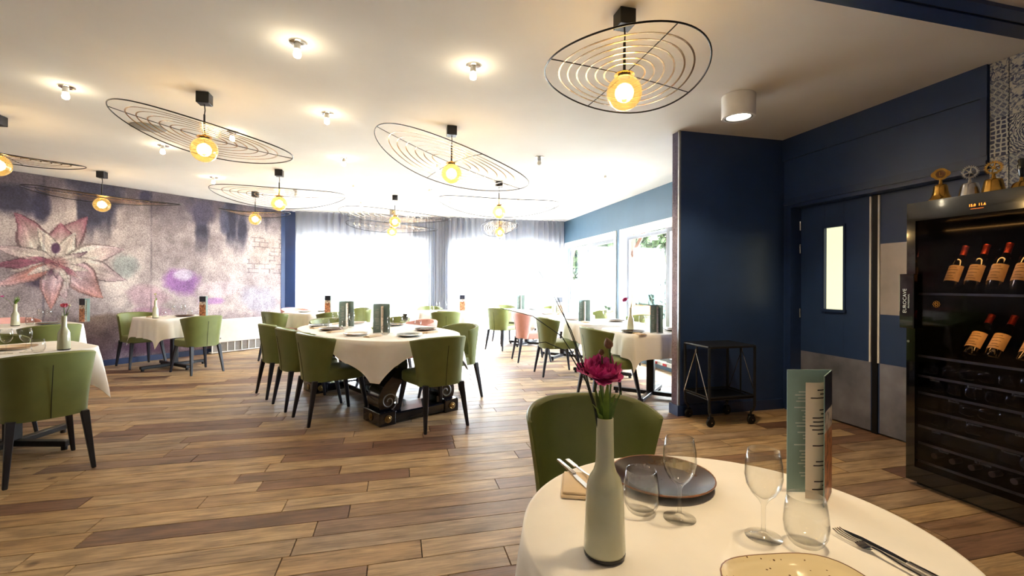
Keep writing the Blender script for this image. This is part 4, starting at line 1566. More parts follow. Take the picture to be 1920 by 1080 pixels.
def menu_lines(w_, z0, z1, step, x0, rs, align=1):
    gs = []
    z = z1
    while z > z0:
        if rs.random() < 0.82:
            L = w_ * rs.uniform(0.45, 1.0)
            xa = x0 - L if align > 0 else x0
            gs.append(([(xa, 0, z), (xa + L, 0, z), (xa + L, 0, z + step * 0.38), (xa, 0, z + step * 0.38)], [(0, 1, 2, 3)]))
        z -= step
    return g_join(*gs)


def menu(x, y_, z, rz, label, open_deg=75, outer_front=False, w_=0.105, h_=0.295, group='standing menus'):
    """two stiff panels hinged along z at the origin; panel A runs along -x, panel B is turned towards -y; the inner side faces -y"""
    root = thing('menu', label, 'menu', (x, y_, z), rz, group)
    rs = random.Random(int(abs(x) * 100) + int(y_ * 37))
    a_ = math.radians(open_deg)
    pa = part('cover_panel', g_span(-w_, 0, 0, 0.002, 0, h_), 'teal', root)
    part('printed_photo', g_span(-w_ + 0.001, -0.001, 0.0021, 0.0026, 0.001, h_ - 0.001), 'photo', pa)
    part('printed_text', g_move(menu_lines(0.05, 0.03, 0.24, 0.0075, -0.042, rs), (0, -0.0006, 0)), 'inkw', pa)
    part('printed_heading', g_move(menu_lines(0.02, 0.235, 0.25, 0.009, -0.05, random.Random(2)), (0, -0.0006, 0)), 'ink', pa)
    pb = part('cover_panel', g_span(-w_, 0, -0.002, 0.0, 0, h_), 'teal', root, rz=a_)
    part('printed_photo', g_span(-w_ + 0.001, -0.001, -0.0026, -0.0021, 0.001, h_ - 0.001), 'photo', pb)
    def sheet(a, b):
        t_ = a
        ang = a_ * 0.5 + 0.35 * math.sin(t_ * PI)
        r_ = w_ * 0.86 * t_ + 0.003
        return (-r_ * math.cos(ang), -r_ * math.sin(ang), 0.002 + b * (h_ * 0.93 - 0.004 * t_))
    ps = part('inner_sheet', g_grid(sheet, 9, 4), 'paper', root, 'all')
    gs = []
    for row_ in range(26):
        if row_ % 9 in (3, 4):
            continue
        b0 = 0.93 - row_ * 0.034
        t1 = rs.uniform(0.6, 0.95)
        def strip(a, b):
            t_ = 0.35 + a * (t1 - 0.35)
            p_ = sheet(t_, b0 + b * 0.010)
            p2_ = sheet(t_ + 0.01, b0)
            dx_, dy_ = p2_[0] - p_[0], p2_[1] - p_[1]
            l2 = math.hypot(dx_, dy_)
            return (p_[0] - dy_ / l2 * 0.0007, p_[1] + dx_ / l2 * 0.0007, p_[2])
        gs.append(g_grid(strip, 6, 2))
        def strip2(a, b):
            p_ = strip(a, b)
            q_ = sheet(0.35 + a * (t1 - 0.35), b0 + b * 0.010)
            return (2 * q_[0] - p_[0], 2 * q_[1] - p_[1], p_[2])
        gs.append(g_grid(strip2, 6, 2))
    part('printed_text', g_join(*gs), 'ink', ps)
    return root


menu(1.015, 0.89, ZT, math.radians(-14), 'tall teal folded menu with cream insert standing on the round table', 48)


# ---- settings on the other tables
def setting(tx, ty, tz, items, grp, where):
    for it in items:
        k, x, y_ = it[0], it[1], it[2]
        lab = it[3] if len(it) > 3 else None
        if k == 'wine':
            wine_glass(x, y_, tz, lab or ('wine glass on ' + where), 'wine glasses on ' + where)
        elif k == 'tumb':
            tumbler(x, y_, tz, lab or ('water tumbler on ' + where), 'tumblers on ' + where)
        elif k == 'plate':
            plate(x, y_, tz, 0.125, it[4], it[5], lab, 'plates on ' + where)
        elif k == 'nap':
            napkin(x, y_, tz, it[4] if len(it) > 4 else 0.4, lab or ('folded napkin on ' + where), 'napkins on ' + where)


def posy(x, y_, z, label, kind):
    root = thing('flower_stem', label, 'flower', (x, y_, z + 0.18))
    if kind == 'rose':
        part('stem', g_tube([(0, 0, 0), (0.003, 0, 0.08), (0.0, 0, 0.135)], 0.0028, 6), 'stem', root)
        bloom(root, (0.0, 0, 0.135), 0.030, 'petal2', 11, 2, (0.3, 0, 0.5))
        for k, (dx, dz) in enumerate(((-0.02, 0.12), (0.022, 0.125), (0.03, 0.10), (-0.012, 0.1))):
            part('leaf', leaf_strip([(0, 0, 0.03), (dx * 0.4, 0.002, 0.07), (dx, 0.003, dz)], 0.004), 'leafbright', root, 'all')
        part('stem', g_tube([(0, 0, 0), (0.012, 0.003, 0.09), (0.03, 0.006, 0.14)], 0.0018, 6), 'stem', root)
        part('bud', g_move(g_lathe([(0.001, -0.005), (0.007, 0), (0.006, 0.007), (0.001, 0.011)], 12), (0.031, 0.006, 0.145)), 'petalw', root, 'all')
    elif kind == 'leafy':
        rs = random.Random(5)
        for k in range(26):
            a = rs.uniform(0, 2 * PI)
            sp_ = rs.uniform(0.01, 0.05)
            hh = rs.uniform(0.11, 0.17)
            part('leaf', leaf_strip([(0, 0, 0.05), (sp_ * 0.3 * math.cos(a), sp_ * 0.3 * math.sin(a), 0.09), (sp_ * math.cos(a), sp_ * math.sin(a), hh)], 0.005), 'stem' if k % 3 else 'leafbright', root, 'all')
        part('stem', g_tube([(0, 0, 0), (-0.06, 0.0, 0.11), (-0.12, 0, 0.15)], 0.0016, 5), 'stem', root)
        bloom(root, (-0.122, 0, 0.15), 0.02, 'petal', 17, 2)
    elif kind == 'pale':
        part('stem', g_tube([(0, 0, 0), (0.004, 0, 0.1), (-0.004, 0, 0.15)], 0.0028, 6), 'stem', root)
        bloom(root, (-0.006, 0, 0.15), 0.022, 'petalw', 19, 2, (0.5, 0.4, 0))
        part('leaf', leaf_strip([(0, 0, 0.07), (-0.012, 0, 0.10), (-0.02, 0.002, 0.14)], 0.008), 'leafbright', root, 'all')
        part('leaf', leaf_strip([(0, 0, 0.06), (0.010, 0, 0.08), (0.016, 0.002, 0.11)], 0.008), 'leafbright', root, 'all')
    else:
        part('stem', g_tube([(0, 0, 0), (-0.012, 0, 0.09), (-0.045, 0, 0.135), (-0.06, 0, 0.15)], 0.0024, 6), 'stem', root)
        bloom(root, (-0.062, 0, 0.15), 0.036, 'petal', 23, 3, (0.2, -0.6, 0))
        part('leaf', leaf_strip([(0, 0, 0.06), (0.006, 0, 0.09), (0.008, 0.002, 0.12)], 0.006), 'stem', root, 'all')
    return root


# near left table
ZL = 0.7515
vase_obj(-2.40, 4.09, ZL, 'cream grey bottle vase with a rose on the near table by the mural')
posy(-2.40, 4.09, ZL, 'pink rose with buds in the cream bottle vase by the mural', 'rose')
setting(0, 0, ZL, [
    ('wine', -2.655, 3.955, 'wine glass beside the tan plate, the one farther from the cream vase'),
    ('wine', -2.575, 4.005, 'wine glass beside the tan plate, the one closer to the cream vase'),
    ('tumb', -2.50, 4.00, 'water tumbler next to the cream vase on its table'),
    ('tumb', -2.725, 3.935, 'water tumbler farthest from the cream vase on its table'),
    ('plate', -2.78, 4.22, 'tan plate behind the wine glasses on the table with the cream vase', 'napkin', 'porc_rim'),
], None, 'the table with the cream vase')
# mural table with leafy sprig
vase_obj(-4.24, 6.44, ZL, 'pale bottle vase with dark base holding leafy sprigs by the mural')
posy(-4.24, 6.44, ZL, 'bushy green leaf sprig with a magenta bloom in the pale vase by the mural', 'leafy')
setting(0, 0, ZL, [
    ('wine', -4.20, 6.76, 'wine glass next to the leafy sprig vase, the one nearer the vase'),
    ('wine', -4.18, 6.86, 'wine glass next to the leafy sprig vase, the one nearer the menu'),
    ('tumb', -4.22, 6.62, 'water tumbler right beside the leafy sprig vase'),
    ('tumb', -4.10, 6.93, 'water tumbler between the wine glasses and the menu on the leafy sprig table'),
    ('plate', -4.02, 6.62, 'grey plate on the table with the leafy sprig vase', 'porc_grey', 'porc_rim')], None, 'the leafy sprig table')
menu(-3.93, 6.97, ZL, math.radians(150), 'menu with dark top and food photo behind the rose vase on the leafy sprig table', 40)
# wall table by heater
vase_obj(-3.33, 7.50, ZL, 'pale bottle vase with a cream flower on the table next to the heater')
posy(-3.33, 7.50, ZL, 'single pale cream flower in the vase on the table next to the heater', 'pale')
setting(0, 0, ZL, [
    ('wine', -3.33, 8.02, 'wine glass on the heater table, the one nearer the pale flower vase'),
    ('wine', -3.20, 8.04, 'wine glass on the heater table, the one nearer the menu'),
    ('tumb', -3.10, 8.00, 'water tumbler beside the menu on the heater table'),
    ('tumb', -3.38, 7.86, 'water tumbler behind the pale flower vase on the heater table'),
    ('plate', -3.08, 7.78, 'dark plate on the heater table near the menu', 'porc_dark', 'porc_rim'),
    ('nap', -3.48, 7.74, 'folded napkin beside the pale flower vase on the heater table', 0, -0.8)], None, 'the heater table')
menu(-2.95, 7.95, ZL, math.radians(160), 'menu with food photo cover on the table next to the heater', 40)


# oval table settings
def ov(al, pe):
    p = oval(al, pe)
    return p[0], p[1]


OVP = [
    (3.88, 2.24, 'porc_grey', 'porc_white', 'blue grey plate with white rim at the scroll base head of the oval table'),
    (4.28, 1.90, 'porc_white', 'porc_rim', 'white plate before the first chair of the row of three at the oval table'),
    (4.92, 1.90, 'porc_dark', 'porc_rim', 'dark plate before the middle chair of the row of three at the oval table'),
    (5.46, 1.98, 'porc_grey', 'porc_white', 'blue grey plate before the curtain side chair of the row of three'),
    (4.25, 2.66, 'porc_dark', 'porc_rim', 'dark plate before the winged green chair beside the pink one, oval table'),
    (4.98, 2.68, 'porc_grey', 'porc_rim', 'blue grey plate before the pink chair at the oval table'),
    (5.52, 2.44, 'porc_white', 'porc_rim', 'white plate at the curtain head of the oval table'),
]
for al, pe, m1, m2, lab in OVP:
    x_, y_ = ov(al, pe)
    plate(x_, y_, ZL, 0.125, m1, m2, lab, 'plates on the oval table')
for al, pe, lab in ((4.06, 1.96, 'folded napkin beside the white plate of the first of three chairs, oval table'), (4.70, 1.86, 'folded napkin at the oval table beside the dark plate of the middle chair'), (5.24, 1.88, 'folded napkin by the plate of the curtain side chair of the three'), (4.02, 2.56, 'folded napkin near the winged green chair at the oval table'), (5.62, 2.22, 'folded napkin at the curtain head of the oval table')):
    x_, y_ = ov(al, pe)
    napkin(x_, y_, ZL, OROT + 0.3, lab, 'napkins on the oval table')
for al, pe, lab in ((4.22, 2.22, 'wine glass right of the menu nearest the scroll base on the oval table'), (4.50, 2.54, 'wine glass before the pink chair plate, oval table, nearer the scroll base'), (4.62, 2.62, 'wine glass before the pink chair plate, oval table, nearer the pink chair'), (5.32, 2.10, 'tall wine glass near the curtain head of the oval table'), (5.05, 2.18, 'wine glass beside the second menu on the oval table'), (4.86, 2.5, 'wine glass at the middle of the oval table towards the pink chair')):
    x_, y_ = ov(al, pe)
    wine_glass(x_, y_, ZL, lab, 'wine glasses on the oval table')
for al, pe, lab in ((4.13, 2.12, 'water tumbler in front of the menu nearest the scroll base on the oval table'), (4.42, 2.66, 'water tumbler by the winged green chair at the oval table'), (5.28, 1.98, 'water tumbler near the curtain end of the row of three at the oval table'), (4.95, 2.06, 'water tumbler beside the second menu on the oval table')):
    x_, y_ = ov(al, pe)
    tumbler(x_, y_, ZL, lab, 'tumblers on the oval table')
x_, y_ = ov(4.33, 2.16)
menu(x_ + 0.03, y_ + 0.05, ZL, math.radians(28), 'teal menu nearest the scroll base on the oval table', 105)
x_, y_ = ov(5.22, 2.20)
menu(x_, y_ + 0.04, ZL, math.radians(32), 'teal menu nearer the curtain head of the oval table', 105)
bp_ = plate(ov(4.7, 2.3)[0], ov(4.7, 2.3)[1], ZL, 0.05, 'leafbright', 'porc_white', 'small green side plate in the middle of the oval table', None)

# window tables
ZW = 0.7415
vase_obj(2.50, 4.62, ZW, 'pale bottle vase with a drooping magenta flower on the window table nearest the partition')
posy(2.50, 4.62, ZW, 'drooping magenta flower in the vase on the window table nearest the partition', 'droop')
setting(0, 0, ZW, [
    ('wine', 2.56, 4.48, 'wine glass beside the vase on the window table nearest the partition'),
    ('wine', 2.80, 4.60, 'wine glass behind the menu on the window table nearest the partition'),
    ('tumb', 2.66, 4.42, 'water tumbler between wine glass and menu on the window table nearest the partition'),
    ('plate', 2.42, 4.42, 'dark plate on the window table nearest the partition', 'porc_dark', 'porc_grey'),
    ('plate', 2.98, 4.50, 'grey plate by the partition on the window table nearest it', 'porc_grey', 'porc_rim'),
    ('nap', 2.40, 4.25, 'folded napkin before the dark plate on the window table nearest the partition', 0, 1.2)], None, 'the nearest window table')
menu(2.69, 4.40, ZW, math.radians(20), 'tall grey menu on the window table nearest the partition', 75)
setting(0, 0, ZW, [
    ('wine', 2.86, 6.02, 'wine glass beside the plain menu on the middle window table'),
    ('plate', 2.92, 5.78, 'dark plate with tan rim on the middle window table', 'porc_dark', 'napkin'),
    ('plate', 2.44, 6.19, 'white plate on the middle window table by the green chair', 'porc_white', 'porc_rim'),
    ('nap', 2.44, 5.74, 'folded napkin on the middle window table by the green chair', 0, 1.3)], None, 'the middle window table')
menu(2.52, 5.99, ZW, math.radians(25), 'plain pale menu on the middle window table', 100)
setting(0, 0, ZW, [
    ('wine', 2.85, 7.45, 'wine glass on the window table at the pink chair'),
    ('plate', 2.45, 7.35, 'white plate on the window table before the pink chair', 'porc_white', 'porc_rim')], None, 'the pink chair window table')
menu(2.56, 7.22, ZW, math.radians(190), 'menu with food photo cover on the window table at the pink chair', 20)
vase_obj(2.62, 7.55, ZW, 'pale empty bottle vase on the window table at the pink chair')
# corner table
menu(2.42, 9.05, ZW, math.radians(30), 'pale menu standing on the corner table by the curtains', 100)
setting(0, 0, ZW, [('plate', 2.66, 8.9, 'grey plate on the corner table by the curtains', 'porc_grey', 'porc_white'), ('wine', 2.55, 9.2, 'wine glass on the corner table by the curtains'), ('tumb', 2.7, 9.15, 'water tumbler on the corner table by the curtains')], None, 'the corner table')
# pier table
menu(1.12, 8.62, ZL, math.radians(180), 'menu with food photo on the table before the curtain pier', 30)
setting(0, 0, ZL, [('wine', 0.72, 8.62, 'wine glass on the pier table, the one farther from the menu'), ('wine', 0.90, 8.64, 'wine glass on the pier table, the one nearer the menu'), ('tumb', 0.60, 8.5, 'water tumbler on the pier table, farther from the menu'), ('tumb', 0.95, 8.5, 'water tumbler on the pier table, nearer the menu'), ('plate', 0.78, 8.34, 'white plate on the table before the curtain pier', 'porc_white', 'porc_rim')], None, 'the pier table')
# table near corner
menu(-1.22, 8.36, ZL, math.radians(160), 'menu with food photo on the table near the mural corner', 30)
setting(0, 0, ZL, [('wine', -1.42, 8.52, 'wine glass on the table near the mural corner'), ('plate', -1.58, 8.62, 'white plate on the table near the mural corner before the pink chair', 'porc_white', 'porc_rim'), ('tumb', -1.34, 8.44, 'water tumbler on the table near the mural corner'), ('plate', -1.30, 8.78, 'grey plate on the table near the mural corner', 'porc_grey', 'porc_rim')], None, 'the mural corner table')


# ================================================================ PENDANT LAMPS
RV = Vector((math.cos(YAW), -math.sin(YAW), 0))
FV = Vector((math.sin(YAW), math.cos(YAW), 0))


def pendant(label, x, y_, a, b, rot, zr, zf, wob, ph, skew=0.0):
    root = thing('pendant_lamp', label, 'pendant lamp', (x, y_, H), 0, 'wire disc pendant lamps')
    part('ceiling_box', g_bevel(g_span(-0.045, 0.045, -0.045, 0.045, -0.085, -0.0005), 0.003, 1), 'black', root)
    zc = 2.385 - H
    zg = 2.285 - H
    part('cord', g_tube([(0, 0, -0.085), (0.004, 0.002, -0.13), (0, 0, -0.17)], 0.004, 6), 'black', root)
    part('rod', g_tube([(0, 0, -0.165), (0, 0, zc + 0.01)], 0.0075, 8), 'black', root)
    part('cap', g_lathe([(0.055, zc - 0.004), (0.052, zc + 0.002), (0.02, zc + 0.006), (0.012, zc + 0.02)], 20, True, True), 'brass', root, True)
    part('socket', g_lathe([(0.034, zg + 0.086), (0.034, zc - 0.004)], 16, True, True), 'black', root)
    R = 0.094
    part('globe', g_move(g_lathe([(R * math.sin(t_), -R * math.cos(t_)) for t_ in [0.02 + k / 18 * (PI - 0.40) for k in range(19)]], 28), (0, 0, zg)), 'amber', root, 'all')
    bulb = part('bulb', g_move(g_lathe([(0.002, -0.032), (0.02, -0.026), (0.028, -0.008), (0.024, 0.012), (0.013, 0.032), (0.012, 0.05)], 14), (0, 0, zg)), 'bulb', root, 'all')
    lamp('bulb_light', 'POINT', (0, 0, zg - 0.0), LAMP_W, (1.0, 0.92, 0.80), root, 0.06)

    def P(k, t_):
        u = a * k * math.cos(t_) + skew * b * k * math.sin(t_)
        w = b * k * math.sin(t_)
        ur, wr = u * math.cos(rot) - w * math.sin(rot), u * math.sin(rot) + w * math.cos(rot)
        p = RV * ur + FV * wr
        z = zc + (zr * math.cos(t_) * k + zf * math.sin(t_) * k) + wob * k * k * math.sin(2 * t_ + ph)
        return (p.x, p.y, z)
    for i, k in enumerate((1.0, 0.82, 0.71, 0.595, 0.475, 0.36, 0.25)):
        pts = [P(k, 2 * PI * j / 84) for j in range(84)]
        if i == 0:
            part('ring', g_tube(pts, 0.0048, 5, True), 'ringblack', root, 'all')
        else:
            part('ring', g_tube(pts, 0, closed=True, flat=(0.009, 0.0025)), 'ringbrass', root)
    for q in range(4):
        t_ = q * PI / 2 + 0.35
        part('spoke', g_tube([P(0.05 + 0.95 * j / 10, t_) for j in range(11)], 0.003, 5), 'ringblack', root)
    return root


for args in (
    ('wire disc pendant hanging closest to the blue partition and white cylinder downlight', 1.18, 2.26, 0.43, 0.51, 0.0, -0.01, 0.0, 0.028, 2.9, 0.06),
    ('wire disc pendant with drooping end above the floor between mural and oval table', -1.47, 4.04, 0.67, 0.48, 0.0, -0.14, -0.045, 0.03, 0.5, -0.12),
    ('steeply tilted wire disc pendant above the head of the oval table', 0.48, 4.32, 0.72, 0.56, 0.0, -0.23, -0.06, 0.04, 0.8, -0.15),
    ('thin wire disc pendant before the mural above the leafy sprig and heater tables', -3.83, 7.23, 1.02, 0.36, 0.0, -0.10, -0.02, 0.03, 0.5, 0.0),
    ('wide wire disc pendant above the floor beside the curtain end of the oval table', -1.51, 6.52, 0.84, 0.56, 0.0, -0.01, -0.04, 0.04, 0.9, 0.0),
    ('small wire disc pendant in front of the mural by the curtain corner', -2.25, 8.19, 0.54, 0.36, 0.0, -0.02, 0.0, 0.03, 1.2, 0.0),
    ('wire disc pendant before the curtains, nearer the oval table of two in line', -0.06, 7.91, 0.93, 0.46, 0.0, -0.06, -0.05, 0.03, 0.4, 0.0),
    ('wire disc pendant nearest the curtains of two in line', -0.13, 9.50, 0.92, 0.34, 0.0, -0.06, -0.06, 0.03, 0.4, 0.0),
    ('wide wire disc pendant above the floor between oval and window tables', 1.40, 6.45, 0.88, 0.58, 0.0, -0.03, -0.04, 0.05, 1.4, 0.0),
    ('narrow wire disc pendant close to the curtains by the corner table', 1.97, 8.98, 0.38, 0.60, 0.0, 0.04, -0.08, 0.03, 0.4, 0.0),
    ('wire disc pendant above the table with the cream bottle vase', -3.45, 5.04, 0.66, 0.46, 0.0, -0.10, 0.0, 0.03, 0.4, 0.0),
):
    pendant(*args)


# ---- small ceiling bulbs on round plates
def ceiling_spot(x, y_, lit, label):
    root = thing('ceiling_spotlight', label, 'spotlight', (x, y_, H), 0, 'small ceiling spotlights')
    part('mounting_plate', g_lathe([(0.052, -0.0005), (0.052, -0.006), (0.046, -0.009), (0.02, -0.010)], 20, True, True), 'chrome', root, True)
    part('socket', g_move(g_lathe([(0.02, -0.045), (0.02, -0.0102)], 14, True, True), (-0.006, 0, 0)), 'white' if lit else 'alu', root)
    part('bulb', g_move(g_lathe([(0.004, -0.098), (0.02, -0.090), (0.0235, -0.075), (0.019, -0.056), (0.015, -0.0455)], 14), (-0.006, 0, 0)), 'halogen' if lit else 'bulb_off', root, 'all')
    if lit:
        lamp('bulb_light', 'POINT', (-0.006, 0, -0.125), SPOT_W, (1.0, 0.93, 0.8), root, 0.03)


SP = [
    (-0.60, 3.04, 1, 'lit ceiling spotlight over the open floor, nearest the partition track header'),
    (-2.43, 4.16, 1, 'lit ceiling spotlight above the table with the cream bottle vase'),
    (-0.60, 4.24, 1, 'lit ceiling spotlight over the floor before the row of three chairs'),
    (0.49, 3.07, 1, 'lit ceiling spotlight over the open floor before the oval table head chair'),
    (-1.57, 4.99, 1, 'lit ceiling spotlight seen just past the tilted mural side pendant'),
    (-2.45, 5.67, 1, 'lit ceiling spotlight between the mural side pendant and the leafy sprig table'),
    (-2.50, 7.20, 1, 'lit ceiling spotlight above the heater table chair'),
    (-0.62, 5.72, 1, 'lit ceiling spotlight above the middle of the oval table'),
    (1.58, 5.07, 0, 'unlit ceiling spotlight above the floor beside the window tables'),
    (2.70, 5.69, 1, 'lit ceiling spotlight above the middle window table'),
    (0.47, 7.22, 1, 'lit ceiling spotlight above the chair of the curtain pier table'),
    (-1.57, 7.85, 0, 'unlit ceiling spotlight above the chair beside the heater end'),
    (-0.65, 7.20, 1, 'lit ceiling spotlight above the far head of the oval table'),
    (-0.65, 8.66, 1, 'lit ceiling spotlight close to the curtains by the corner table'),
    (2.70, 7.23, 1, 'lit ceiling spotlight above the pink chair window table'),
    (0.47, 5.71, 1, 'lit ceiling spotlight behind the steeply tilted pendant'),
]
for s_ in SP:
    ceiling_spot(*s_)
cs = thing('ceiling_speaker', 'round grey ceiling speaker grille above the mural side pendant', 'speaker', (-2.31, 5.05, H))
part('grille', g_lathe([(0.14, -0.0005), (0.14, -0.006), (0.12, -0.009), (0.002, -0.010)], 28, True, True), 'grille', cs, True)


def cyl_light(x, y_, label, watts, size, tilt=0.0):
    root = thing('cylinder_downlight', label, 'downlight', (x, y_, H), 0, 'white cylinder downlights')
    part('housing', g_lathe([(0.122, -0.0005), (0.122, -0.165), (0.118, -0.170), (0.104, -0.170), (0.098, -0.150), (0.001, -0.15)], 36, True), 'white', root, True)
    part('trim_ring', g_lathe([(0.102, -0.1695), (0.098, -0.172), (0.088, -0.166), (0.086, -0.152)], 36, False), 'alu', root, True)
    part('diffuser', g_lathe([(0.085, -0.1525), (0.085, -0.156), (0.001, -0.158)], 28, True), 'diffuser', root, True)
    lamp('beam', 'SPOT', (0, 0, -0.175), watts, (1.0, 0.88, 0.68), root, 0.08, (math.radians(size), 0.6))


cyl_light(2.57, 3.05, 'white cylinder downlight on the ceiling by the blue partition', DOWN_W * 0.9, 120)
cyl_light(1.0, 0.80, 'added unseen cylinder downlight on the ceiling above the round table', DOWN_W * 0.75, 58)  # lamp added out of view to throw warm light on the round table
cyl_light(-1.1, 1.5, 'added unseen cylinder downlight on the ceiling above the open floor', DOWN_W * 0.35, 110)  # another added lamp out of view, brightens the near floor

# ================================================================ TROLLEY
tr_ = thing('serving_trolley', 'black tubular serving trolley on castors against the blue partition', 'trolley', (2.875, 3.65, 0))
hx, hy = 0.235, 0.175
part('top_board', g_bevel(g_span(-hx, hx, -hy, hy, 0.695, 0.712), 0.004, 1), 'black', tr_)
part('lower_shelf', g_bevel(g_span(-hx, hx, -hy, hy, 0.235, 0.25), 0.004, 1), 'black', tr_)
part('shelf_rail', g_join(*[g_tube([(-hx, s * hy, 0.262), (hx, s * hy, 0.262)], 0.008, 6) for s in (-1, 1)], *[g_tube([(s * hx, -hy, 0.262), (s * hx, hy, 0.262)], 0.008, 6) for s in (-1, 1)]), 'black', tr_)
part('top_rail', g_join(*[g_tube([(-hx, s * (hy + 0.004), 0.703), (hx, s * (hy + 0.004), 0.703)], 0.011, 8) for s in (-1, 1)], *[g_tube([(s * (hx + 0.004), -hy, 0.703), (s * (hx + 0.004), hy, 0.703)], 0.011, 8) for s in (-1, 1)]), 'black', tr_)
for sx in (-1, 1):
    for sy in (-1, 1):
        part('upright', g_tube([(sx * hx, sy * hy, 0.70), (sx * hx, sy * hy, 0.17), (sx * hx * 0.97, sy * hy * 0.97, 0.135), (sx * hx * 0.9, sy * hy * 0.9, 0.115)], 0.0125, 8), 'black', tr_)
        part('strut', g_tube([(sx * (hx + 0.012), sy * 0.008, 0.63), (sx * (hx + 0.012), sy * hy, 0.245)], 0.004, 6), 'chrome', tr_)
        cst = part('castor_fork', g_join(g_tube([(sx * hx * 0.9, sy * hy * 0.9, 0.118), (sx * hx * 0.9, sy * hy * 0.9, 0.085)], 0.009, 6),
                                         g_span(sx * hx * 0.9 - 0.016, sx * hx * 0.9 + 0.022, sy * hy * 0.9 - 0.017, sy * hy * 0.9 - 0.014, 0.04, 0.088), g_span(sx * hx * 0.9 - 0.016, sx * hx * 0.9 + 0.022, sy * hy * 0.9 + 0.014, sy * hy * 0.9 + 0.017, 0.04, 0.088),
                                         g_span(sx * hx * 0.9 - 0.016, sx * hx * 0.9 + 0.022, sy * hy * 0.9 - 0.017, sy * hy * 0.9 + 0.017, 0.083, 0.088)), 'black', tr_)
        part('wheel', g_move(g_lathe([(0.008, -0.013), (0.036, -0.012), (0.0405, -0.006), (0.0405, 0.006), (0.036, 0.012), (0.008, 0.013)], 24, True, True), (sx * hx * 0.9 + 0.005, sy * hy * 0.9, 0.0405), Matrix.Rotation(PI / 2, 4, 'X')), 'rubber', cst, True)
        part('axle_cap', g_move(g_lathe([(0.006, -0.019), (0.006, 0.019)], 10, True, True), (sx * hx * 0.9 + 0.005, sy * hy * 0.9, 0.0405), Matrix.Rotation(PI / 2, 4, 'X')), 'chrome', cst)
    part('side_post', g_tube([(sx * hx, 0, 0.69), (sx * hx, 0, 0.25)], 0.008, 8), 'black', tr_)
    part('strut_socket', g_tube([(sx * (hx + 0.012), 0, 0.67), (sx * (hx + 0.012), 0, 0.625)], 0.007, 8), 'chrome', tr_)

# ================================================================ WINE CABINET
FX, FY0, FY1, FZ = 3.14, 2.23, 1.55, 1.77
wc = thing('wine_cabinet', 'tall black wine cabinet with tinted glass door beside the kitchen doors', 'wine cabinet', (FX, FY0, 0))
L0 = lambda x0, x1, y0_, y1_, z0, z1: g_span(x0 - FX, x1 - FX, y0_ - FY0, y1_ - FY0, z0, z1)
part('carcass', g_join(L0(FX + 0.03, 3.775, FY0 - 0.02, FY0, 0.03, FZ), L0(FX + 0.03, 3.775, FY1, FY1 + 0.02, 0.03, FZ), L0(3.755, 3.775, FY1 + 0.02, FY0 - 0.02, 0.03, FZ),
                       L0(FX + 0.03, 3.755, FY1 + 0.02, FY0 - 0.02, FZ - 0.03, FZ), L0(FX + 0.03, 3.755, FY1 + 0.02, FY0 - 0.02, 0.03, 0.08), L0(FX + 0.05, 3.76, FY1 + 0.03, FY0 - 0.03, 0, 0.03)), 'blackgloss', wc)
dr = part('door_frame', g_join(L0(FX, FX + 0.028, FY1, FY0, 1.655, FZ), L0(FX, FX + 0.028, FY1, FY0, 0.03, 0.12), L0(FX, FX + 0.028, FY0 - 0.05, FY0, 0.12, 1.655), L0(FX, FX + 0.028, FY1, FY1 + 0.05, 0.12, 1.655)), 'blackgloss', wc)
part('glass_pane', L0(FX + 0.004, FX + 0.010, FY1 + 0.05, FY0 - 0.05, 0.12, 1.655), 'darkpane', dr)
hd = part('handle', g_bevel(L0(FX - 0.035, FX, 2.165, 2.25, 0.985, 1.325), 0.004, 1), 'blackgloss', dr)
TXM = Matrix(((0, 0, -1, 0), (-1, 0, 0, 0), (0, 1, 0, 0), (0, 0, 0, 1)))       # text facing -X
TXV = TXM @ Matrix.Rotation(PI / 2, 4, 'Z')
for nm_, body, size, y_, z_ in (('brand_lettering', 'EUROCAVE', 0.030, 2.215, 1.155), ('brand_lettering', 'PROFESSIONAL', 0.013, 2.192, 1.155)):
    part(nm_, g_move(g_move(text_geom(body, size), rot=TXV), (-0.0362, y_ - FY0, z_)), 'inkw', hd)
part('display_digits', g_move(g_move(text_geom('15.0  11.6', 0.02), rot=TXM), (-0.001, 1.865 - FY0, 1.705)), 'amberled', dr)
part('display_bar', g_move(g_move(text_geom('__________', 0.012), rot=TXM), (-0.001, 1.865 - FY0, 1.69)), 'amberled', dr)
em = []
for k in range(8):
    a = 2 * PI * k / 8
    em.append(g_move(g_tube([(0.006 * math.cos(t_), 0.006 * math.sin(t_), 0) for t_ in [2 * PI * j / 12 for j in range(12)]], 0.0015, 4, True), (0.013 * math.cos(a), 0.013 * math.sin(a), 0)))
em.append(g_tube([(0.006 * math.cos(2 * PI * j / 12), 0.006 * math.sin(2 * PI * j / 12), 0) for j in range(12)], 0.0015, 4, True))
part('gold_emblem', g_move(g_move(g_join(*em), rot=TXM), (0.002, 2.065 - FY0, 1.14)), 'brass', dr)
part('lock', g_move(g_lathe([(0.008, 0), (0.008, 0.006)], 12, True, True), (0.0, 2.215 - FY0, 0.90), Matrix.Rotation(-PI / 2, 4, 'Y')), 'chrome', dr)
for z_, w_ in ((1.70, 1.3), (1.188, 0.8)):
    l_ = bpy.data.lights.new('cabinet_light', 'AREA')
    l_.shape = 'RECTANGLE'
    l_.size, l_.size_y = 0.02, 0.5
    l_.energy = w_
    l_.color = lin((1.0, 0.72, 0.36))
    ob('cabinet_light', l_, wc, (0.04, -0.34, z_), rot=(0, math.radians(-16), 0))
SHZ = [1.205, 0.815, 0.69, 0.585, 0.48, 0.375, 0.27, 0.155]
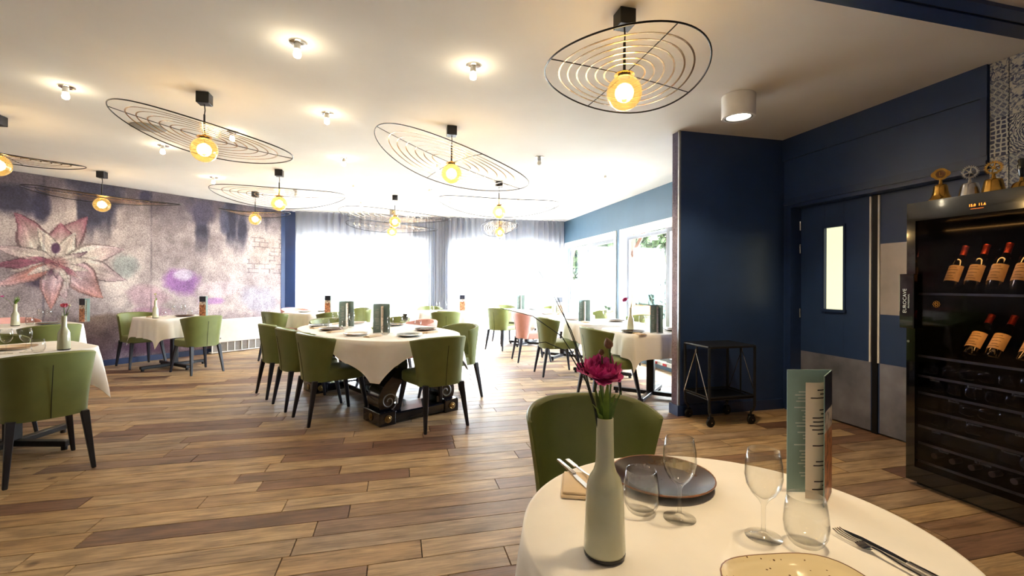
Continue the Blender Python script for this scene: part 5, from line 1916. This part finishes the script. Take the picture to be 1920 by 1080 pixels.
for k, z_ in enumerate(SHZ):
    sh = part('shelf', L0(FX + 0.05, 3.75, FY1 + 0.025, FY0 - 0.025, z_ - 0.012, z_), 'blackgloss', wc)
    part('shelf_edge', L0(FX + 0.044, FX + 0.0495, FY1 + 0.03, FY0 - 0.03, z_ - 0.012, z_ + 0.002), 'alu', sh)
for body, y_, z_ in (('Chinon', 2.10, 0.672), ('Bourgueil', 1.90, 0.672), ('Pauillac', 1.71, 0.672), ('Brouilly', 2.00, 0.567), ('St Emilion', 1.66, 0.567), ('Languedoc', 1.90, 0.462), ('Cairanne', 1.69, 0.462),
                     ('Lussac', 2.09, 0.357), ('Vacqueyras', 1.74, 0.357), ('Saumur', 2.05, 0.252), ('St Estephe', 1.86, 0.252)):
    part('shelf_name', g_move(g_move(text_geom(body, 0.018), rot=TXM), (0.043, y_ - FY0, z_)), 'inkw', wc)


def bottle_parts(root, lab=True):
    part('glass_body', g_lathe([(0.032, 0), (0.0405, 0.004), (0.0405, 0.185), (0.037, 0.203), (0.02, 0.215), (0.0148, 0.235), (0.0145, 0.29), (0.0158, 0.292), (0.0158, 0.30), (0.010, 0.302)], 24, True, True), 'bottle', root, True)
    part('foil_capsule', g_lathe([(0.0158, 0.238), (0.0156, 0.2905), (0.0168, 0.2925), (0.0168, 0.3025), (0.012, 0.3045)], 20, False, True), 'capsule' if lab else 'corkpale', root, True)
    if lab:
        def f(a, b):
            t_ = PI + (a - 0.5) * 2.5
            return (0.0411 * math.cos(t_), 0.0411 * math.sin(t_), 0.05 + b * 0.105)
        lb = part('paper_label', g_grid(f, 14, 3), 'label', root, 'all')
        rs = random.Random(3)
        gs = []
        for zz, L in ((0.138, 0.9), (0.122, 1.4), (0.10, 1.1), (0.08, 0.7), (0.064, 1.2)):
            gs.append(g_grid(lambda a, b: (0.0414 * math.cos(PI + (a - 0.5) * L), 0.0414 * math.sin(PI + (a - 0.5) * L), zz + b * 0.0028), 8, 2))
        part('label_print', g_join(*gs), 'ink', lb)
    return root


proto = bottle_parts(thing('wine_bottle', 'dark wine bottle with cream label leaning on the upper display shelf of the wine cabinet', 'bottle', (3.24, 2.06, 1.222), 0, 'labelled bottles on the upper display shelf', rot=(0, math.radians(27), 0)))
for y_ in (1.955, 1.85, 1.745, 1.64):
    dup(proto, (3.24, y_, 1.222), 0, rot=(0, math.radians(27), 0))
for y_ in (1.965, 1.86, 1.72, 1.625):
    dup(proto, (3.25, y_, 0.838), 0, 'dark wine bottle with cream label leaning on the lower display shelf of the wine cabinet', 'labelled bottles on the lower display shelf', rot=(0, math.radians(38), 0))
plain = bottle_parts(thing('wine_bottle', 'plain dark wine bottle lying on the first storage shelf below the labelled bottles', 'bottle', (3.21, 2.14, SHZ[2] + 0.0412), 0, 'lying bottles on the first storage shelf', rot=(0, PI / 2, 0)), False)
ORD = ['first', 'second', 'third', 'fourth', 'fifth']
for j in range(5):
    for i in range(6):
        if i == 0 and j == 0:
            continue
        dup(plain, (3.21, 2.14 - i * 0.092 - (0.03 if j % 2 else 0), SHZ[2 + j] + 0.0412), 0, 'plain dark wine bottle lying on the %s storage shelf below the labelled bottles' % ORD[j], 'lying bottles on the %s storage shelf' % ORD[j], rot=(0, PI / 2, 0))
for i in range(6):
    dup(plain, (3.53, 2.13 - i * 0.095, SHZ[7] + 0.0412), 0, 'wine bottle with pale foil neck pointing out on the lowest shelf', 'lying bottles on the lowest shelf', rot=(0, -PI / 2, 0))

# ---- bells standing on the cabinet


def bell(label, x, y_, m, prof, emblem, mem=None):
    root = thing('hand_bell', label, 'bell', (x, y_, FZ + 0.0005), 0, 'bells on the wine cabinet')
    root.scale = (1.18,) * 3
    part('bell_body', g_lathe(prof, 28), m, root, 'all')
    zt = prof[-1][1]
    ez = zt + 0.052
    face_m = Matrix.Translation((0, 0, ez)) @ TXM
    face_m = Matrix.Translation((0, 0, ez)) @ Matrix.Rotation(0.45, 4, 'Z') @ TXM
    part('stem', g_lathe([(0.012, zt - 0.003), (0.008, zt + 0.006), (0.006, zt + 0.022)], 12, True, True), mem or m, root, True)
    if emblem == 'L':
        n = 48
        pts = []
        for k in range(n):
            t_ = 2 * PI * k / n
            r_ = 0.031 + 0.008 * max(0, abs(math.cos(t_)) - 0.86) / 0.14
            pts.append((r_ * math.cos(t_), r_ * math.sin(t_)))
        d_ = part('emblem_disc', g_move(g_prism(pts, -0.003, 0.003), rot=face_m), mem or m, root)
        part('emblem_ring', g_move(g_tube([(0.019 * math.cos(2 * PI * k / 28), 0.019 * math.sin(2 * PI * k / 28), 0.0035) for k in range(28)], 0.0016, 5, True), rot=face_m), 'rosette', d_)
        part('emblem_field', g_move(g_prism([(0.0175 * math.cos(2 * PI * k / 28), 0.0175 * math.sin(2 * PI * k / 28)) for k in range(28)], 0.003, 0.0036), rot=face_m), 'porc_rim', d_)
        part('emblem_letter', g_move(text_geom('L', 0.03, 0.001), rot=face_m @ Matrix.Translation((0, 0, 0.0045))), mem or m, d_)
    elif emblem == 'wheel':
        n = 24
        V, F = [], []
        prof_o = []
        for k in range(n):
            for s, r_ in ((0.0, 0.028), (0.25, 0.034), (0.55, 0.034), (0.8, 0.028)):
                t_ = 2 * PI * (k + s) / n
                prof_o.append((r_ * math.cos(t_), r_ * math.sin(t_)))
        m_ = len(prof_o)
        inner = [(0.022 * math.cos(math.atan2(y2, x2)), 0.022 * math.sin(math.atan2(y2, x2))) for x2, y2 in prof_o]
        for z_ in (-0.0025, 0.0025):
            V += [(x2, y2, z_) for x2, y2 in prof_o] + [(x2, y2, z_) for x2, y2 in inner]
        for k in range(m_):
            l = (k + 1) % m_
            F += [(k, l, m_ + l, m_ + k), (2 * m_ + k, 3 * m_ + k, 3 * m_ + l, 2 * m_ + l), (k, 2 * m_ + k, 2 * m_ + l, l), (m_ + k, m_ + l, 3 * m_ + l, 3 * m_ + k)]
        d_ = part('emblem_wheel', g_move((V, F), rot=face_m), mem or m, root)
        for k in range(6):
            t_ = k * PI / 3 + 0.3
            part('wheel_spoke', g_move(g_tube([(0.004 * math.cos(t_), 0.004 * math.sin(t_), 0), (0.023 * math.cos(t_), 0.023 * math.sin(t_), 0)], 0.0026, 5), rot=face_m), mem or m, d_)
        part('wheel_hub', g_move(g_prism([(0.007 * math.cos(2 * PI * k / 14), 0.007 * math.sin(2 * PI * k / 14)) for k in range(14)], -0.003, 0.003), rot=face_m), mem or m, d_)
    else:
        part('turned_handle', g_lathe([(0.007, zt + 0.02), (0.010, zt + 0.03), (0.013, zt + 0.055), (0.015, zt + 0.075), (0.011, zt + 0.085), (0.014, zt + 0.095), (0.010, zt + 0.105), (0.001, zt + 0.107)], 16), 'blackgloss', root, True)
    return root


flared = [(0.056, 0), (0.055, 0.006), (0.042, 0.02), (0.034, 0.038), (0.030, 0.062), (0.029, 0.078), (0.024, 0.088), (0.010, 0.092)]
straight = [(0.044, 0), (0.043, 0.008), (0.038, 0.035), (0.033, 0.06), (0.030, 0.068), (0.010, 0.072)]
bell('flared brass bell topped by a disc with the letter L on the wine cabinet', 3.25, 2.115, 'brass', flared, 'L')
bell('silver bell topped by a toothed wheel on the wine cabinet', 3.25, 1.965, 'silver', straight, 'wheel')
bell('brass bell topped by a toothed wheel on the wine cabinet', 3.25, 1.855, 'brass', straight, 'wheel')
bell('brass bell with dark turned wooden handle on the wine cabinet', 3.25, 1.735, 'brass', [(0.040, 0), (0.036, 0.01), (0.028, 0.03), (0.018, 0.036)], 'handle')
tag(part('name_card', g_bevel(g_span(-0.002, 0.002, -0.03, 0.03, 0, 0.03), 0.0008, 1), 'white', None, loc=(3.34, 1.90, FZ + 0.001)), 'small white card between the silver and brass wheel bells', 'card')
